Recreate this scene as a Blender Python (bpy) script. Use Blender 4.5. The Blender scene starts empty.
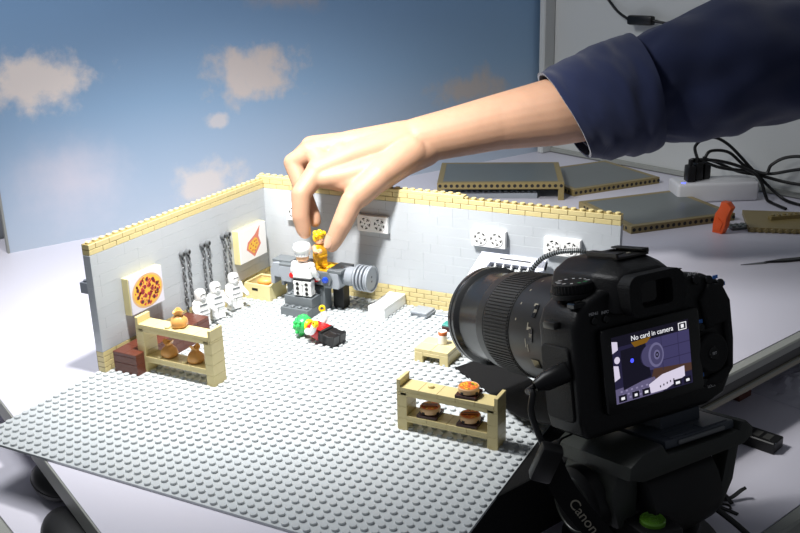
import bpy, bmesh, math, random
from mathutils import Vector, Matrix, Euler, noise
random.seed(7)
R = math.radians
C = bpy.context.scene.collection
S = 0.001            # everything below is written in millimetres
Z0 = 750.0           # height of the work table's top above the floor
PI = math.pi

# ------------------------------------------------------------------ colours and materials
def lin(c):
    r = []
    for v in c:
        v /= 255.0
        r.append(v / 12.92 if v <= 0.04045 else ((v + 0.055) / 1.055) ** 2.4)
    return (*r, 1.0)

def mat(name, rgb, rough=0.4, spec=0.5, var=0.0, scale=40.0, metal=0.0, bump=0.0, bscale=200.0, emit=None, estr=1.0,
        trans=0.0, alpha=1.0, coat=0.0, sss=0.0):
    m = bpy.data.materials.new(name); m.use_nodes = True
    nt = m.node_tree; b = nt.nodes['Principled BSDF']
    col = lin(rgb)
    b.inputs['Base Color'].default_value = col
    b.inputs['Roughness'].default_value = rough
    b.inputs['Specular IOR Level'].default_value = spec
    b.inputs['Metallic'].default_value = metal
    b.inputs['Transmission Weight'].default_value = trans
    b.inputs['Alpha'].default_value = alpha
    b.inputs['Coat Weight'].default_value = coat
    if sss:
        b.inputs['Subsurface Weight'].default_value = sss
        b.inputs['Subsurface Radius'].default_value = (1, .4, .2)
        b.inputs['Subsurface Scale'].default_value = 0.003
    tc = nt.nodes.new('ShaderNodeTexCoord')
    if var:
        n = nt.nodes.new('ShaderNodeTexNoise'); n.inputs['Scale'].default_value = scale; n.inputs['Detail'].default_value = 4
        nt.links.new(tc.outputs['Object'], n.inputs['Vector'])
        mx = nt.nodes.new('ShaderNodeMix'); mx.data_type = 'RGBA'
        mx.inputs[6].default_value = tuple(c * (1 - var) for c in col[:3]) + (1,)
        mx.inputs[7].default_value = tuple(min(1, c * (1 + var)) for c in col[:3]) + (1,)
        nt.links.new(n.outputs['Fac'], mx.inputs[0]); nt.links.new(mx.outputs[2], b.inputs['Base Color'])
    if bump:
        n2 = nt.nodes.new('ShaderNodeTexNoise'); n2.inputs['Scale'].default_value = bscale; n2.inputs['Detail'].default_value = 3
        nt.links.new(tc.outputs['Object'], n2.inputs['Vector'])
        bp = nt.nodes.new('ShaderNodeBump'); bp.inputs['Strength'].default_value = bump; bp.inputs['Distance'].default_value = 0.001
        nt.links.new(n2.outputs['Fac'], bp.inputs['Height']); nt.links.new(bp.outputs['Normal'], b.inputs['Normal'])
    if emit:
        b.inputs['Emission Color'].default_value = lin(emit); b.inputs['Emission Strength'].default_value = estr
    return m

def glow(name, rgb, s=1.0):
    return mat(name, (8, 8, 8), 0.3, 0.3, emit=rgb, estr=s)

M = dict(
    plate=mat('light grey plastic', (192, 197, 199), 0.27, var=.03, scale=30),
    wallgrey=mat('pale grey plastic', (184, 189, 194), 0.3, var=.05, scale=25),
    tan=mat('tan plastic', (212, 196, 142), 0.34, var=.04, scale=40),
    tandark=mat('tan joint plastic', (150, 132, 84), 0.5),
    dbg=mat('dark grey plastic', (104, 110, 114), 0.32, var=.05),
    lbg=mat('mid grey plastic', (150, 156, 164), 0.3, var=.05),
    palegrey=mat('pale bluish grey plastic', (182, 186, 202), 0.3),
    white=mat('white plastic', (244, 244, 243), 0.3),
    black=mat('black plastic', (22, 22, 24), 0.35),
    brown=mat('reddish brown plastic', (98, 52, 38), 0.28, var=.1, scale=60),
    darkbrown=mat('dark brown plastic', (62, 30, 26), 0.35),
    nougat=mat('nougat sack plastic', (218, 160, 90), 0.35, var=.12, scale=150),
    orange=mat('orange brown plastic', (190, 96, 40), 0.35),
    bread=mat('bread plastic', (232, 176, 96), 0.4, var=.2, scale=120),
    red=mat('red plastic', (196, 24, 26), 0.25),
    blue=mat('blue translucent plastic', (30, 70, 190), 0.12, coat=.4),
    yellow=mat('yellow plastic', (246, 204, 30), 0.3),
    amber=mat('amber yellow plastic', (232, 176, 30), 0.3),
    green=mat('bright green plastic', (52, 190, 92), 0.3, var=.25, scale=300, bump=.6, bscale=400),
    flesh=mat('light flesh plastic', (238, 184, 142), 0.35),
    chain=mat('dark grey chain plastic', (104, 107, 110), 0.35),
    hole=mat('dark recess', (26, 24, 24), 0.7),
    table=mat('white laminate', (210, 208, 219), 0.45, var=.02, scale=8, bump=.05, bscale=30),
    trim=mat('grey edge banding', (150, 152, 146), 0.45, var=.05, scale=20),
    trimdark=mat('dark edge groove', (60, 60, 58), 0.5),
    lip=mat('beige edge lip', (150, 144, 128), 0.5),
    metal=mat('grey steel', (120, 122, 124), 0.4, metal=.8),
    cambody=mat('black camera shell', (14, 14, 15), 0.42, .35, bump=.25, bscale=900),
    camrub=mat('black grip rubber', (17, 17, 18), 0.6, .35, bump=.6, bscale=1400),
    camgloss=mat('glossy black plastic', (12, 12, 13), 0.16, .5),
    lensmat=mat('satin black barrel', (24, 24, 25), 0.38, .5),
    hood=mat('smooth black barrel', (34, 35, 36), 0.22, .6),
    lensring=mat('ribbed lens rubber', (24, 24, 24), 0.55, .4),
    mark=mat('white print', (225, 225, 225), 0.5),
    markblue=mat('blue print', (70, 130, 220), 0.5),
    markgreen=mat('green print', (40, 150, 80), 0.5),
    shoe=mat('hot shoe metal', (70, 69, 67), 0.4, metal=.8),
    glass=mat('dark eyepiece glass', (20, 17, 18), 0.06, .6),
    tripod=mat('charcoal tripod alloy', (44, 47, 43), 0.42, .5, var=.1, scale=40, bump=.15, bscale=700),
    tripodblk=mat('black tripod plastic', (18, 18, 19), 0.45, .4),
    qr=mat('quick release plate', (62, 68, 76), 0.35, .5),
    level=mat('green level fluid', (170, 245, 50), 0.1, .6),
    levelring=mat('level ring', (90, 140, 40), 0.3),
    strap=mat('black webbing', (16, 16, 17), 0.8, .2, bump=.5, bscale=1200),
    cable=mat('black cable', (14, 14, 15), 0.4, .4),
    skin=mat('skin', (184, 144, 118), 0.5, .35, var=.10, scale=70, bump=.12, bscale=500, sss=.12),
    nail=mat('nail', (200, 156, 132), 0.28, .5),
    whitebox=mat('white socket plastic', (205, 205, 208), 0.4),
    led=glow('blue lamp', (60, 70, 255), 6),
    modgrey=mat('shaded grey plastic', (98, 104, 103), 0.35, var=.05),  # grey darkened to put the shade behind the toy wall into the colour
    modtan=mat('shaded tan plastic', (136, 120, 76), 0.4, var=.05),  # tan darkened likewise, shade of the far table in the colour
    clip=mat('orange clip plastic', (236, 92, 28), 0.35),
    roomwall=mat('off white wall paint', (196, 198, 196), 0.8, .2, var=.02, scale=3, bump=.05, bscale=60),
    partition=mat('grey partition', (150, 152, 156), 0.6, .3),
    floor=mat('grey vinyl floor', (150, 148, 146), 0.6, .3, var=.08, scale=6),
    paper=mat('white print tile', (226, 224, 236), 0.25),
    cream=mat('cream plastic', (226, 214, 160), 0.35),
    crust=mat('pizza crust', (222, 178, 128), 0.4),
    sauce=mat('tomato sauce', (226, 120, 50), 0.4, var=.35, scale=260),
    cheese=mat('cheese print', (246, 190, 60), 0.4, var=.2, scale=300),
    pepp=mat('pepperoni print', (150, 30, 40), 0.4),
    olive=mat('dark olive print', (70, 34, 40), 0.4),
    peprd=mat('red pepper print', (206, 52, 58), 0.4),
    slice=mat('salmon print', (226, 132, 110), 0.35),
    herb=mat('green herb print', (96, 120, 40), 0.4),
    hay=mat('brown topping', (110, 62, 30), 0.5, var=.4, scale=400),
    teal=mat('teal plastic', (40, 140, 130), 0.3),
    rust=mat('rust cap plastic', (196, 104, 48), 0.35),
)

def cloth(name, rgb):
    m = mat(name, rgb, 0.85, .15)
    nt = m.node_tree; b = nt.nodes['Principled BSDF']
    tc = nt.nodes.new('ShaderNodeTexCoord')
    w = nt.nodes.new('ShaderNodeTexWave'); w.inputs['Scale'].default_value = 420; w.bands_direction = 'DIAGONAL'
    w.inputs['Distortion'].default_value = .6
    nt.links.new(tc.outputs['Object'], w.inputs['Vector'])
    mx = nt.nodes.new('ShaderNodeMix'); mx.data_type = 'RGBA'
    c = lin(rgb)
    mx.inputs[6].default_value = tuple(v * .72 for v in c[:3]) + (1,); mx.inputs[7].default_value = tuple(v * 1.3 for v in c[:3]) + (1,)
    nt.links.new(w.outputs['Fac'], mx.inputs[0]); nt.links.new(mx.outputs[2], b.inputs['Base Color'])
    bp = nt.nodes.new('ShaderNodeBump'); bp.inputs['Strength'].default_value = .4; bp.inputs['Distance'].default_value = .0006
    nt.links.new(w.outputs['Fac'], bp.inputs['Height']); nt.links.new(bp.outputs['Normal'], b.inputs['Normal'])
    b.inputs['Sheen Weight'].default_value = .25
    return m
M['denim'] = cloth('navy denim', (28, 36, 66))

def sky_print():
    """the printed sky board: blue that pales downwards, soft clouds at fixed places (object x along the board, z up, metres)"""
    m = bpy.data.materials.new('printed sky'); m.use_nodes = True
    nt = m.node_tree; N = nt.nodes; L = nt.links; b = N['Principled BSDF']
    b.inputs['Roughness'].default_value = .55; b.inputs['Specular IOR Level'].default_value = .25
    tc = N.new('ShaderNodeTexCoord'); sep = N.new('ShaderNodeSeparateXYZ'); L.new(tc.outputs['Object'], sep.inputs[0])
    ramp = N.new('ShaderNodeValToRGB'); e = ramp.color_ramp.elements
    e[0].position = 0; e[0].color = lin((190, 202, 216)); e[1].position = 1; e[1].color = lin((114, 152, 194))
    k = ramp.color_ramp.elements.new(.45); k.color = lin((150, 182, 212))
    mr = N.new('ShaderNodeMapRange'); mr.inputs[1].default_value = 0; mr.inputs[2].default_value = .36
    L.new(sep.outputs[2], mr.inputs[0]); L.new(mr.outputs[0], ramp.inputs[0])
    nz = N.new('ShaderNodeTexNoise'); nz.inputs['Scale'].default_value = 26; nz.inputs['Detail'].default_value = 6; nz.inputs['Roughness'].default_value = .6
    L.new(tc.outputs['Object'], nz.inputs['Vector'])
    col = ramp.outputs[0]
    def cloud(cx, cz, rx, rz, soft, tint, amount, wob=.9):
        nonlocal col
        v = N.new('ShaderNodeVectorMath'); v.operation = 'SUBTRACT'; v.inputs[1].default_value = (cx, 0, cz); L.new(tc.outputs['Object'], v.inputs[0])
        s = N.new('ShaderNodeVectorMath'); s.operation = 'MULTIPLY'; s.inputs[1].default_value = (1 / rx, 0, 1 / rz); L.new(v.outputs[0], s.inputs[0])
        ln = N.new('ShaderNodeVectorMath'); ln.operation = 'LENGTH'; L.new(s.outputs[0], ln.inputs[0])
        a = N.new('ShaderNodeMath'); a.operation = 'MULTIPLY_ADD'; L.new(nz.outputs['Fac'], a.inputs[0]); a.inputs[1].default_value = -2.2 * wob
        L.new(ln.outputs['Value'], a.inputs[2])
        r = N.new('ShaderNodeMapRange'); r.interpolation_type = 'SMOOTHSTEP'; L.new(a.outputs[0], r.inputs[0])
        r.inputs[1].default_value = 1 - 1.1 * wob; r.inputs[2].default_value = 1 - 1.1 * wob - soft; r.inputs[3].default_value = 0; r.inputs[4].default_value = amount
        mx = N.new('ShaderNodeMix'); mx.data_type = 'RGBA'; L.new(r.outputs[0], mx.inputs[0]); L.new(col, mx.inputs[6]); mx.inputs[7].default_value = lin(tint)
        col = mx.outputs[2]
    for a in SKY_CLOUDS: cloud(*a)
    L.new(col, b.inputs['Base Color'])
    return m

# ------------------------------------------------------------------ geometry builder (millimetres)
def frame(axis):
    a = Vector(axis).normalized()
    t = Vector((0, 0, 1)) if abs(a.z) < .9 else Vector((1, 0, 0))
    u = t.cross(a).normalized(); v = a.cross(u)
    return u, v, a

def spline(pts, n=6):
    P = [Vector(p) for p in pts]; out = []
    for i in range(len(P) - 1):
        p0 = P[i - 1] if i else P[0] * 2 - P[1]; p1 = P[i]; p2 = P[i + 1]
        p3 = P[i + 2] if i + 2 < len(P) else P[-1] * 2 - P[-2]
        for k in range(n):
            t = k / n
            out.append(.5 * ((2 * p1) + (p2 - p0) * t + (2 * p0 - 5 * p1 + 4 * p2 - p3) * t * t + (3 * p1 - p0 - 3 * p2 + p3) * t ** 3))
    out.append(P[-1]); return out

class G:
    def __init__(s): s.bm = bmesh.new(); s.m = 0; s.stack = []
    def _done(s, vs, n):
        return vs
    def F(s, vs):
        f = s.bm.faces.new(vs); f.material_index = s.m; return f
    def face(s, pts):
        n = len(s.bm.faces); vs = [s.bm.verts.new(p) for p in pts]; s.F(vs); return s._done(vs, n)
    def box(s, a, b, bev=0.0, mtx=None, seg=1):
        n = len(s.bm.faces)
        x0, y0, z0 = a; x1, y1, z1 = b
        vs = [s.bm.verts.new(p) for p in ((x0, y0, z0), (x1, y0, z0), (x1, y1, z0), (x0, y1, z0), (x0, y0, z1), (x1, y0, z1), (x1, y1, z1), (x0, y1, z1))]
        fs = [s.F([vs[i] for i in q]) for q in ((3, 2, 1, 0), (4, 5, 6, 7), (0, 1, 5, 4), (1, 2, 6, 5), (2, 3, 7, 6), (3, 0, 4, 7))]
        if mtx is not None:
            for v in vs: v.co = mtx @ v.co
        if bev:
            bmesh.ops.bevel(s.bm, geom=list({e for f in fs for e in f.edges}), offset=bev, segments=seg, affect='EDGES', profile=.5)
        return s._done(vs, n)
    def prism(s, poly, axis, a, b, bev=0.0, seg=1, mtx=None):
        """polygon in the plane across axis: 'z' -> (x,y), 'y' -> (x,z), 'x' -> (y,z)"""
        n = len(s.bm.faces)
        def P(p, t): return {'z': (p[0], p[1], t), 'y': (p[0], t, p[1]), 'x': (t, p[0], p[1])}[axis]
        A = [s.bm.verts.new(P(p, a)) for p in poly]; B = [s.bm.verts.new(P(p, b)) for p in poly]
        fs = [s.F(A[::-1]), s.F(B)]
        k = len(poly)
        for i in range(k): fs.append(s.F((A[i], A[(i + 1) % k], B[(i + 1) % k], B[i])))
        if mtx is not None:
            for v in A + B: v.co = mtx @ v.co
        bmesh.ops.recalc_face_normals(s.bm, faces=fs)
        if bev:
            es = list(set(fs[0].edges) | set(fs[1].edges))
            bmesh.ops.bevel(s.bm, geom=es, offset=bev, segments=seg, affect='EDGES', profile=.5)
        return s._done(A + B, n)
    def lathe(s, prof, c, axis=(0, 0, 1), seg=24, cap=True):
        """profile of (radius, height along the axis)"""
        n = len(s.bm.faces); u, v, a = frame(axis); c = Vector(c); rings = []
        for r, t in prof:
            rings.append([s.bm.verts.new(c + a * t + (u * math.cos(2 * PI * i / seg) + v * math.sin(2 * PI * i / seg)) * max(r, 1e-4)) for i in range(seg)])
        for A, B in zip(rings, rings[1:]):
            for i in range(seg):
                j = (i + 1) % seg; s.F((A[i], A[j], B[j], B[i]))
        if cap:
            s.F(rings[0][::-1]); s.F(rings[-1])
        return s._done([x for r in rings for x in r], n)
    def cyl(s, c, r, h, axis=(0, 0, 1), seg=20, bev=0.0):
        return s.lathe([(r - bev, 0), (r, bev), (r, h - bev), (r - bev, h)] if bev else [(r, 0), (r, h)], c, axis, seg)
    def tube(s, pts, r, seg=8, n=6, cap=True):
        f0 = len(s.bm.faces); P = spline(pts, n) if n > 1 else [Vector(p) for p in pts]; rings = []
        up = None
        for i, p in enumerate(P):
            d = (P[min(i + 1, len(P) - 1)] - P[max(i - 1, 0)]).normalized()
            if up is None: u, v, _ = frame(d)
            else:
                u = (up - d * up.dot(d)).normalized(); v = d.cross(u)
            up = u
            rr = r[i * (len(r) - 1) // max(1, len(P) - 1)] if isinstance(r, (list, tuple)) else r
            rings.append([s.bm.verts.new(p + (u * math.cos(2 * PI * k / seg) + v * math.sin(2 * PI * k / seg)) * rr) for k in range(seg)])
        for A, B in zip(rings, rings[1:]):
            for i in range(seg):
                j = (i + 1) % seg; s.F((A[i], A[j], B[j], B[i]))
        if cap: s.F(rings[0][::-1]); s.F(rings[-1])
        return s._done([x for q in rings for x in q], f0)
    def torus(s, c, rx, ry, r, axis=(0, 0, 1), seg=16, sec=6, up=None):
        f0 = len(s.bm.faces); u, v, a = frame(axis)
        if up is not None: v = Vector(up).normalized(); u = v.cross(a)
        c = Vector(c); rings = []
        for i in range(seg):
            t = 2 * PI * i / seg; d = u * math.cos(t) * rx + v * math.sin(t) * ry; nd = (u * math.cos(t) / rx + v * math.sin(t) / ry).normalized()
            rings.append([s.bm.verts.new(c + d + (nd * math.cos(2 * PI * k / sec) + a * math.sin(2 * PI * k / sec)) * r) for k in range(sec)])
        for i in range(seg):
            A, B = rings[i], rings[(i + 1) % seg]
            for k in range(sec):
                j = (k + 1) % sec; s.F((A[k], A[j], B[j], B[k]))
        return s._done([x for q in rings for x in q], f0)
    def ball(s, c, r, seg=16, sub=None):
        f0 = len(s.bm.faces); r = (r, r, r) if not isinstance(r, (tuple, list)) else r
        g = bmesh.ops.create_uvsphere(s.bm, u_segments=seg, v_segments=max(6, seg // 2), radius=1)
        for v in g['verts']:
            v.co = Vector(c) + Vector((v.co.x * r[0], v.co.y * r[1], v.co.z * r[2]))
            for f in v.link_faces: f.material_index = s.m
        return s._done(g['verts'], f0)
    def disc(s, c, r, axis=(0, 0, 1), seg=24, ry=None):
        u, v, a = frame(axis); c = Vector(c); ry = ry or r
        return s.face([c + u * math.cos(2 * PI * i / seg) * r + v * math.sin(2 * PI * i / seg) * ry for i in range(seg)])
    def cone2(s, p0, r0, p1, r1):
        """a tapered capsule"""
        p0 = Vector(p0); p1 = Vector(p1); d = p1 - p0; L = d.length
        if L < abs(r0 - r1) + .1: return s.ball(p0 if r0 > r1 else p1, max(r0, r1), 20)
        c = math.asin((r0 - r1) / L); n = 9
        A = [-PI / 2 + (c + PI / 2) * i / n for i in range(n + 1)]; B = [c + (PI / 2 - c) * i / n for i in range(n + 1)]
        s.lathe([(r0 * math.cos(t), r0 * math.sin(t)) for t in A] + [(r1 * math.cos(t), L + r1 * math.sin(t)) for t in B], p0, d, 24)
    def move(s, vs, mtx):
        for v in vs: v.co = mtx @ v.co
    def studs(s, pts, z, r=2.4, h=1.7, seg=14, bev=.25):
        for x, y in pts: s.lathe([(r, 0), (r, h - bev), (r - bev, h)], (x, y, z), seg=seg)
    def build(s, name, mats, parent=None, off=(0, 0, 0), angle=35, recalc=False):
        mats = mats if isinstance(mats, (list, tuple)) else [mats]
        if recalc: bmesh.ops.recalc_face_normals(s.bm, faces=s.bm.faces)
        me = bpy.data.meshes.new(name)
        o3 = Vector(off)
        for v in s.bm.verts: v.co = (v.co - o3) * S
        s.bm.to_mesh(me); s.bm.free()
        for m in mats: me.materials.append(m if not isinstance(m, str) else M[m])
        me.polygons.foreach_set('use_smooth', [True] * len(me.polygons)); me.set_sharp_from_angle(angle=R(angle)); me.update()
        o = bpy.data.objects.new(name, me); C.objects.link(o)
        if parent is not None: o.parent = parent
        return o

def W(p): return Vector((p[0] * S, p[1] * S, (p[2] + Z0) * S))

def tag(o, label, cat, group=None, kind=None):
    o['label'] = label; o['category'] = cat
    if group: o['group'] = group
    if kind: o['kind'] = kind
    return o
def thing(name, label, cat, at=(0, 0, 0), rz=0.0, group=None, rot=None, kind=None):
    o = bpy.data.objects.new(name, None); o.empty_display_size = .01; C.objects.link(o)
    o.location = W(at); o.rotation_euler = rot if rot is not None else (0, 0, rz)
    return tag(o, label, cat, group, kind)
def single(o, at, label, cat, group=None, rz=0.0, kind=None):
    o.location = W(at); o.rotation_euler = (0, 0, rz); return tag(o, label, cat, group, kind)
def struct(o, at=(0, 0, 0), rz=0.0):
    o.location = W(at); o.rotation_euler = (0, 0, rz); o['kind'] = 'structure'; return o
def dup(root, at, rz, label=None, group=None):
    r = root.copy(); C.objects.link(r); r.location = W(at); r.rotation_euler = (0, 0, rz)
    if label: r['label'] = label
    if group: r['group'] = group
    for ch in list(root.children):
        c = ch.copy(); C.objects.link(c); c.parent = r
        for g in ch.children:
            d = g.copy(); C.objects.link(d); d.parent = c
    return r
def text(name, body, size, m, parent, mtx, thick=.05, align='CENTER'):
    cu = bpy.data.curves.new(name, 'FONT'); cu.body = body; cu.size = size * S; cu.extrude = thick * S; cu.align_x = align; cu.align_y = 'CENTER'
    t = bpy.data.objects.new(name, cu); C.objects.link(t)
    me = bpy.data.meshes.new_from_object(t.evaluated_get(bpy.context.evaluated_depsgraph_get()))
    bpy.data.objects.remove(t); bpy.data.curves.remove(cu)
    me.materials.clear(); me.materials.append(M[m] if isinstance(m, str) else m)
    mt = mtx.copy(); mt.translation = mt.translation * S
    me.transform(mt)
    o = bpy.data.objects.new(name, me); C.objects.link(o); o.parent = parent
    return o

# the work table's own directions: X' (toward the far right) and Y' (toward the back), turned 23 degrees from the toy walls
TR = R(-23.0)
E2 = Vector((math.cos(TR), math.sin(TR), 0)); E1 = Vector((-math.sin(TR), math.cos(TR), 0))
def tab(x, y, z=0): v = E2 * x + E1 * y; return (v.x, v.y, z)

# ================================================================== the room
g = G(); g.box((-3000, -3000, -20), (3000, 3000, 0)); struct(g.build('floor', 'floor'), (0, 0, -Z0))
g = G(); g.box((-290, 712, -Z0), (2600, 780, 1500)); struct(g.build('wall_back', 'roomwall'), (0, 0, 0), TR)
g = G(); g.box((-420, -1500, -Z0), (-385, 712, 1500)); struct(g.build('wall_left', 'partition'), (0, 0, 0), TR)
for i, (x0, x1, d, m) in enumerate(((-284, -262, 30, 'partition'), (-258, -246, 9, 'trim'), (-240, -228, 26, 'roomwall'))):
    g = G(); g.box((x0, 712 - d, 0), (x1, 712, 1500), 2); struct(g.build('trim_%d' % (i + 1), m), (0, 0, -2), TR)
g = G(); g.box((-228, 706, -1), (800, 712, 6), 1); struct(g.build('baseboard_back', 'trim'), (0, 0, 0), TR)

# ------------------------------------------------------------------ tables
T = thing('work_table', 'large white laminate table with grey edging under the toy room', 'table', (0, 0, -2), TR)
def near(x): return -319 - (x - 104) * .0636
g = G(); g.prism([(-380, near(-380) + 1.5), (456, near(456) + 1.5), (456, 708), (-380, 708)], 'z', -16, 0); g.build('tabletop', 'table', T)
g = G(); g.box((456, near(466), -9), (466, 708, -.2), 1.2); g.m = 1; g.box((457, near(466), -19), (464, 708, -9)); g.m = 2; g.box((456, near(466), -25), (467, 708, -19), 1)
g.build('edge_trim', ['trim', 'trimdark', 'lip'], T)
g = G(); g.prism([(-380, near(-380)), (455.9, near(456)), (455.9, near(456) + 1.4), (-380, near(-380) + 1.4)], 'z', -16, -.1, .4); g.build('edge_trim', 'trim', T)
for x, y in ((-340, -280), (355, -280), (-340, 660), (355, 660)):
    g = G(); g.box((x - 25, y - 25, -Z0 + 2), (x + 25, y + 25, -16), 2); g.build('leg', 'metal', T)

T = thing('side_table', 'lower white table beside the grey table edge, carrying the tripod', 'table', (0, 0, -60), TR)
g = G(); g.box((395, -560, -25), (560, 640, 0)); g.build('tabletop', 'table', T)
g = G(); g.box((560, -560, -25), (571, 640, 0), 1.5); g.build('edge_trim', 'trim', T)
for y in (-520, 600):
    for x in (485, 550):
        g = G(); g.box((x - 12, y - 12, -Z0 + 60), (x + 12, y + 12, -25), 1); g.build('leg', 'metal', T)

T = thing('ledge_table', 'narrow white ledge with grey rim at the near corner of the big table', 'table', (0, 0, -42), TR)
g = G(); g.box((-300, -358, -20), (320, -296, 0)); g.build('tabletop', 'table', T)
g = G(); g.box((-300, -368, -20), (320, -358, 0), 1.5); g.build('edge_trim', 'trim', T)
for x in (-280, 300):
    g = G(); g.box((x - 10, -345, -Z0 + 42), (x + 10, -325, -20), 1); g.build('leg', 'metal', T)

# black pouches wedged between ledge and table edge
def pouch(label, at, rx, ry, rz_):
    T = thing('pouch', label, 'pouch', at, TR, 'black pouches by the table edge')
    g = G(); g.ball((0, 0, rz_), (rx, ry, rz_), 36); g.build('shell', 'cable', T, angle=180)
    g = G(); g.torus((0, 0, rz_), ry * .99, rx * .99, .7, (0, 0, 1), 48); g.build('zipper', 'cable', T)
pouch('small black rounded pouch on the white ledge, tucked under the baseplate edge', (*tab(199, -318)[:2], -41.5), 27, 13, 11)
pouch('larger black rounded pouch on the ledge, nearest the viewer', (*tab(289, -330)[:2], -41.5), 50, 23, 11)

# ------------------------------------------------------------------ printed sky board
BA = Vector((-354, -39)); BD = Vector((406, 791)).normalized(); BROT = math.atan2(BD.y, BD.x)
# board-local x runs along the board from its near bottom corner; clouds in metres there
SKY_CLOUDS = [(.055, .198, .094, .044, .7, (240, 230, 222), 1.0), (.345, .180, .096, .048, .75, (220, 210, 204), 1.0),
              (.287, .126, .021, .014, .6, (220, 214, 212), .8), (.262, .043, .064, .040, .7, (222, 216, 212), .95),
              (.73, .120, .096, .040, .8, (206, 194, 184), .85), (.085, .075, .10, .075, 1.1, (216, 214, 224), .85, .35),
              (.41, .285, .10, .03, 1.0, (190, 180, 176), .6)]
T = thing('sky_backdrop', 'tall blue board printed with clouds standing behind the toy room', 'backdrop', (BA.x, BA.y, -2), BROT)
g = G(); g.box((0, 0, 0), (874, 5, 620)); g.build('board', sky_print(), T)
g = G(); g.box((-2.5, -1, 0), (0, 6, 620)); g.box((874, -1, 0), (878, 6, 620)); g.build('frame', 'trim', T)

# ================================================================== the toy room
# baseplate: 48 x 48 studs
T = thing('baseplate', 'light grey studded baseplate forming the floor of the toy room', 'toy baseplate', (192, -192, -2))
g = G(); g.box((-192, -192, 0), (192, 192, 2), .2)
g.studs([(-188 + 8 * i, -188 + 8 * j) for i in range(48) for j in range(48)], 2)
g.build('studded_plate', 'plate', T, angle=40)

def brick_face(g, L, z0, z1, t_in, along, rng, tall=9.6, gap=.04):
    """courses of smooth bricks 2 to 8 studs long; along(u, depth) -> (x, y)"""
    z = z0; row = 0
    while z < z1 - .1:
        u = 0.0
        while u < L - .1:
            w = rng.choice((16, 24, 32, 32, 48, 64)); w = min(w, L - u)
            if u == 0 and row % 2: w = min(L, 16)
            a = along(u + gap / 2, 0); b = along(u + w - gap / 2, t_in)
            x0, x1 = sorted((a[0], b[0])); y0, y1 = sorted((a[1], b[1]))
            g.box((x0, y0, z + gap / 2), (x1, y1, min(z + tall, z1) - gap / 2), .12)
            u += w
        z += tall; row += 1
def masonry(g, L, z0, rows, along, off0=0):
    for r in range(rows):
        z = z0 + r * 4.8; u = -16 + (8 * ((r + off0) % 2))
        while u < L - .1:
            a0, a1 = max(0, u), min(L, u + 16)
            if a1 - a0 > .5:
                a = along(a0 + .25, 0); b = along(a1 - .25, 7.6)
                x0, x1 = sorted((a[0], b[0])); y0, y1 = sorted((a[1], b[1]))
                g.box((x0, y0, z + .25), (x1, y1, z + 4.55), .2)
            u += 16
def toy_wall(label, L, along, base, seed, extra=None):
    T = thing('toy_wall', label, 'toy wall', base, 0, 'walls of the toy room', kind='thing')
    rng = random.Random(seed); off = base
    def put(g, n, m): return g.build(n, m, T, off)
    def core(g, z0, z1, d=7.3):
        a = along(.3, 8); b = along(L - .3, 8 - d + .0)
        x0, x1 = sorted((a[0], b[0])); y0, y1 = sorted((a[1], b[1])); g.box((x0, y0, z0), (x1, y1, z1))
    g = G(); brick_face(g, L, 19.2, 105.6, 7.8, along, rng); g.m = 1; core(g, 19.3, 105.5, 7.4); put(g, 'wall_panel', ['wallgrey', 'wallgrey'])
    g = G(); masonry(g, L, 0, 4, along); g.m = 1; core(g, .1, 19.2, 7.0); put(g, 'base_course', ['tan', 'tandark'])
    g = G(); masonry(g, L, 105.6, 2, along, 1)
    a = along(0, 0); b = along(L, 8)
    pts = [along(4 + 8 * i, 4) for i in range(int(L / 8))]
    if extra:
        x0, x1 = extra; p = along(x0, 0); q = along(x1, 8)
        g.box((p[0], min(p[1], q[1]), 115.2), (q[0], max(p[1], q[1]), 118.2), .2)
        g.studs([p for p in pts if p[0] < x1], 118.2); pts = [p for p in pts if p[0] >= x1]
    g.studs(pts, 115.1); g.m = 1; core(g, 105.6, 115.0, 7.0); put(g, 'cornice', ['tan', 'tandark'])
    return T
wl = toy_wall('pale grey brick toy wall with the two pizza pictures and chains', 248, lambda u, d: (8 - d, -8 - u), (4, -132, 0), 3)
wr = toy_wall('longer pale grey brick toy wall with white fan units, behind the camera', 384, lambda u, d: (u, -8 + d), (192, -4, 0), 5, extra=(0, 235))
g = G(); g.box((-8, -256, 71), (0, -248, 80.6), .2); g.studs([(-4, -252)], 80.6); g.build('bracket', 'lbg', wl, (4, -132, 0))

# ---- pictures on the side wall
T = thing('toy_picture', 'toy wall picture of a whole round pizza in a cream frame', 'picture', (8, -203, 42), 0, 'pictures on the toy wall')
g = G(); g.box((0, -21.5, 0), (7.2, 21.5, 34), .3); g.build('frame', 'cream', T)
g = G(); g.box((7.2, -20.9, .5), (8.2, 20.9, 33.5), .2); g.build('panel', 'paper', T)
g = G(); X = (1, 0, 0)
def on(y, z, k): return (8.24 + .03 * k, y, z)
def pdisc(y, z, r, k, ry=None, seg=20): g.disc(on(y, z, k), r, X, seg, ry)
def pdz(y, z, r, k, seg=12): pdisc(.5 + 1.3 * y, 17 + 1.03 * z, r, k, None, seg)
g.m = 0; g.disc(on(.5, 17, 0), 19.6, X, 44, 15.4); g.m = 1; g.disc(on(.5, 17, 1), 17.6, X, 44, 13.8)
rp = random.Random(4)
for i in range(95):
    a = rp.uniform(0, 6.28); r = 12 * math.sqrt(rp.random()); g.m = 4; pdz(r * math.cos(a), r * math.sin(a), rp.uniform(.8, 1.7), 2, 9)
for i in range(40):
    a = rp.uniform(0, 6.28); r = 12 * math.sqrt(rp.random()); g.m = 5; pdz(r * math.cos(a), r * math.sin(a), rp.uniform(.5, 1.0), 3, 8)
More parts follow.
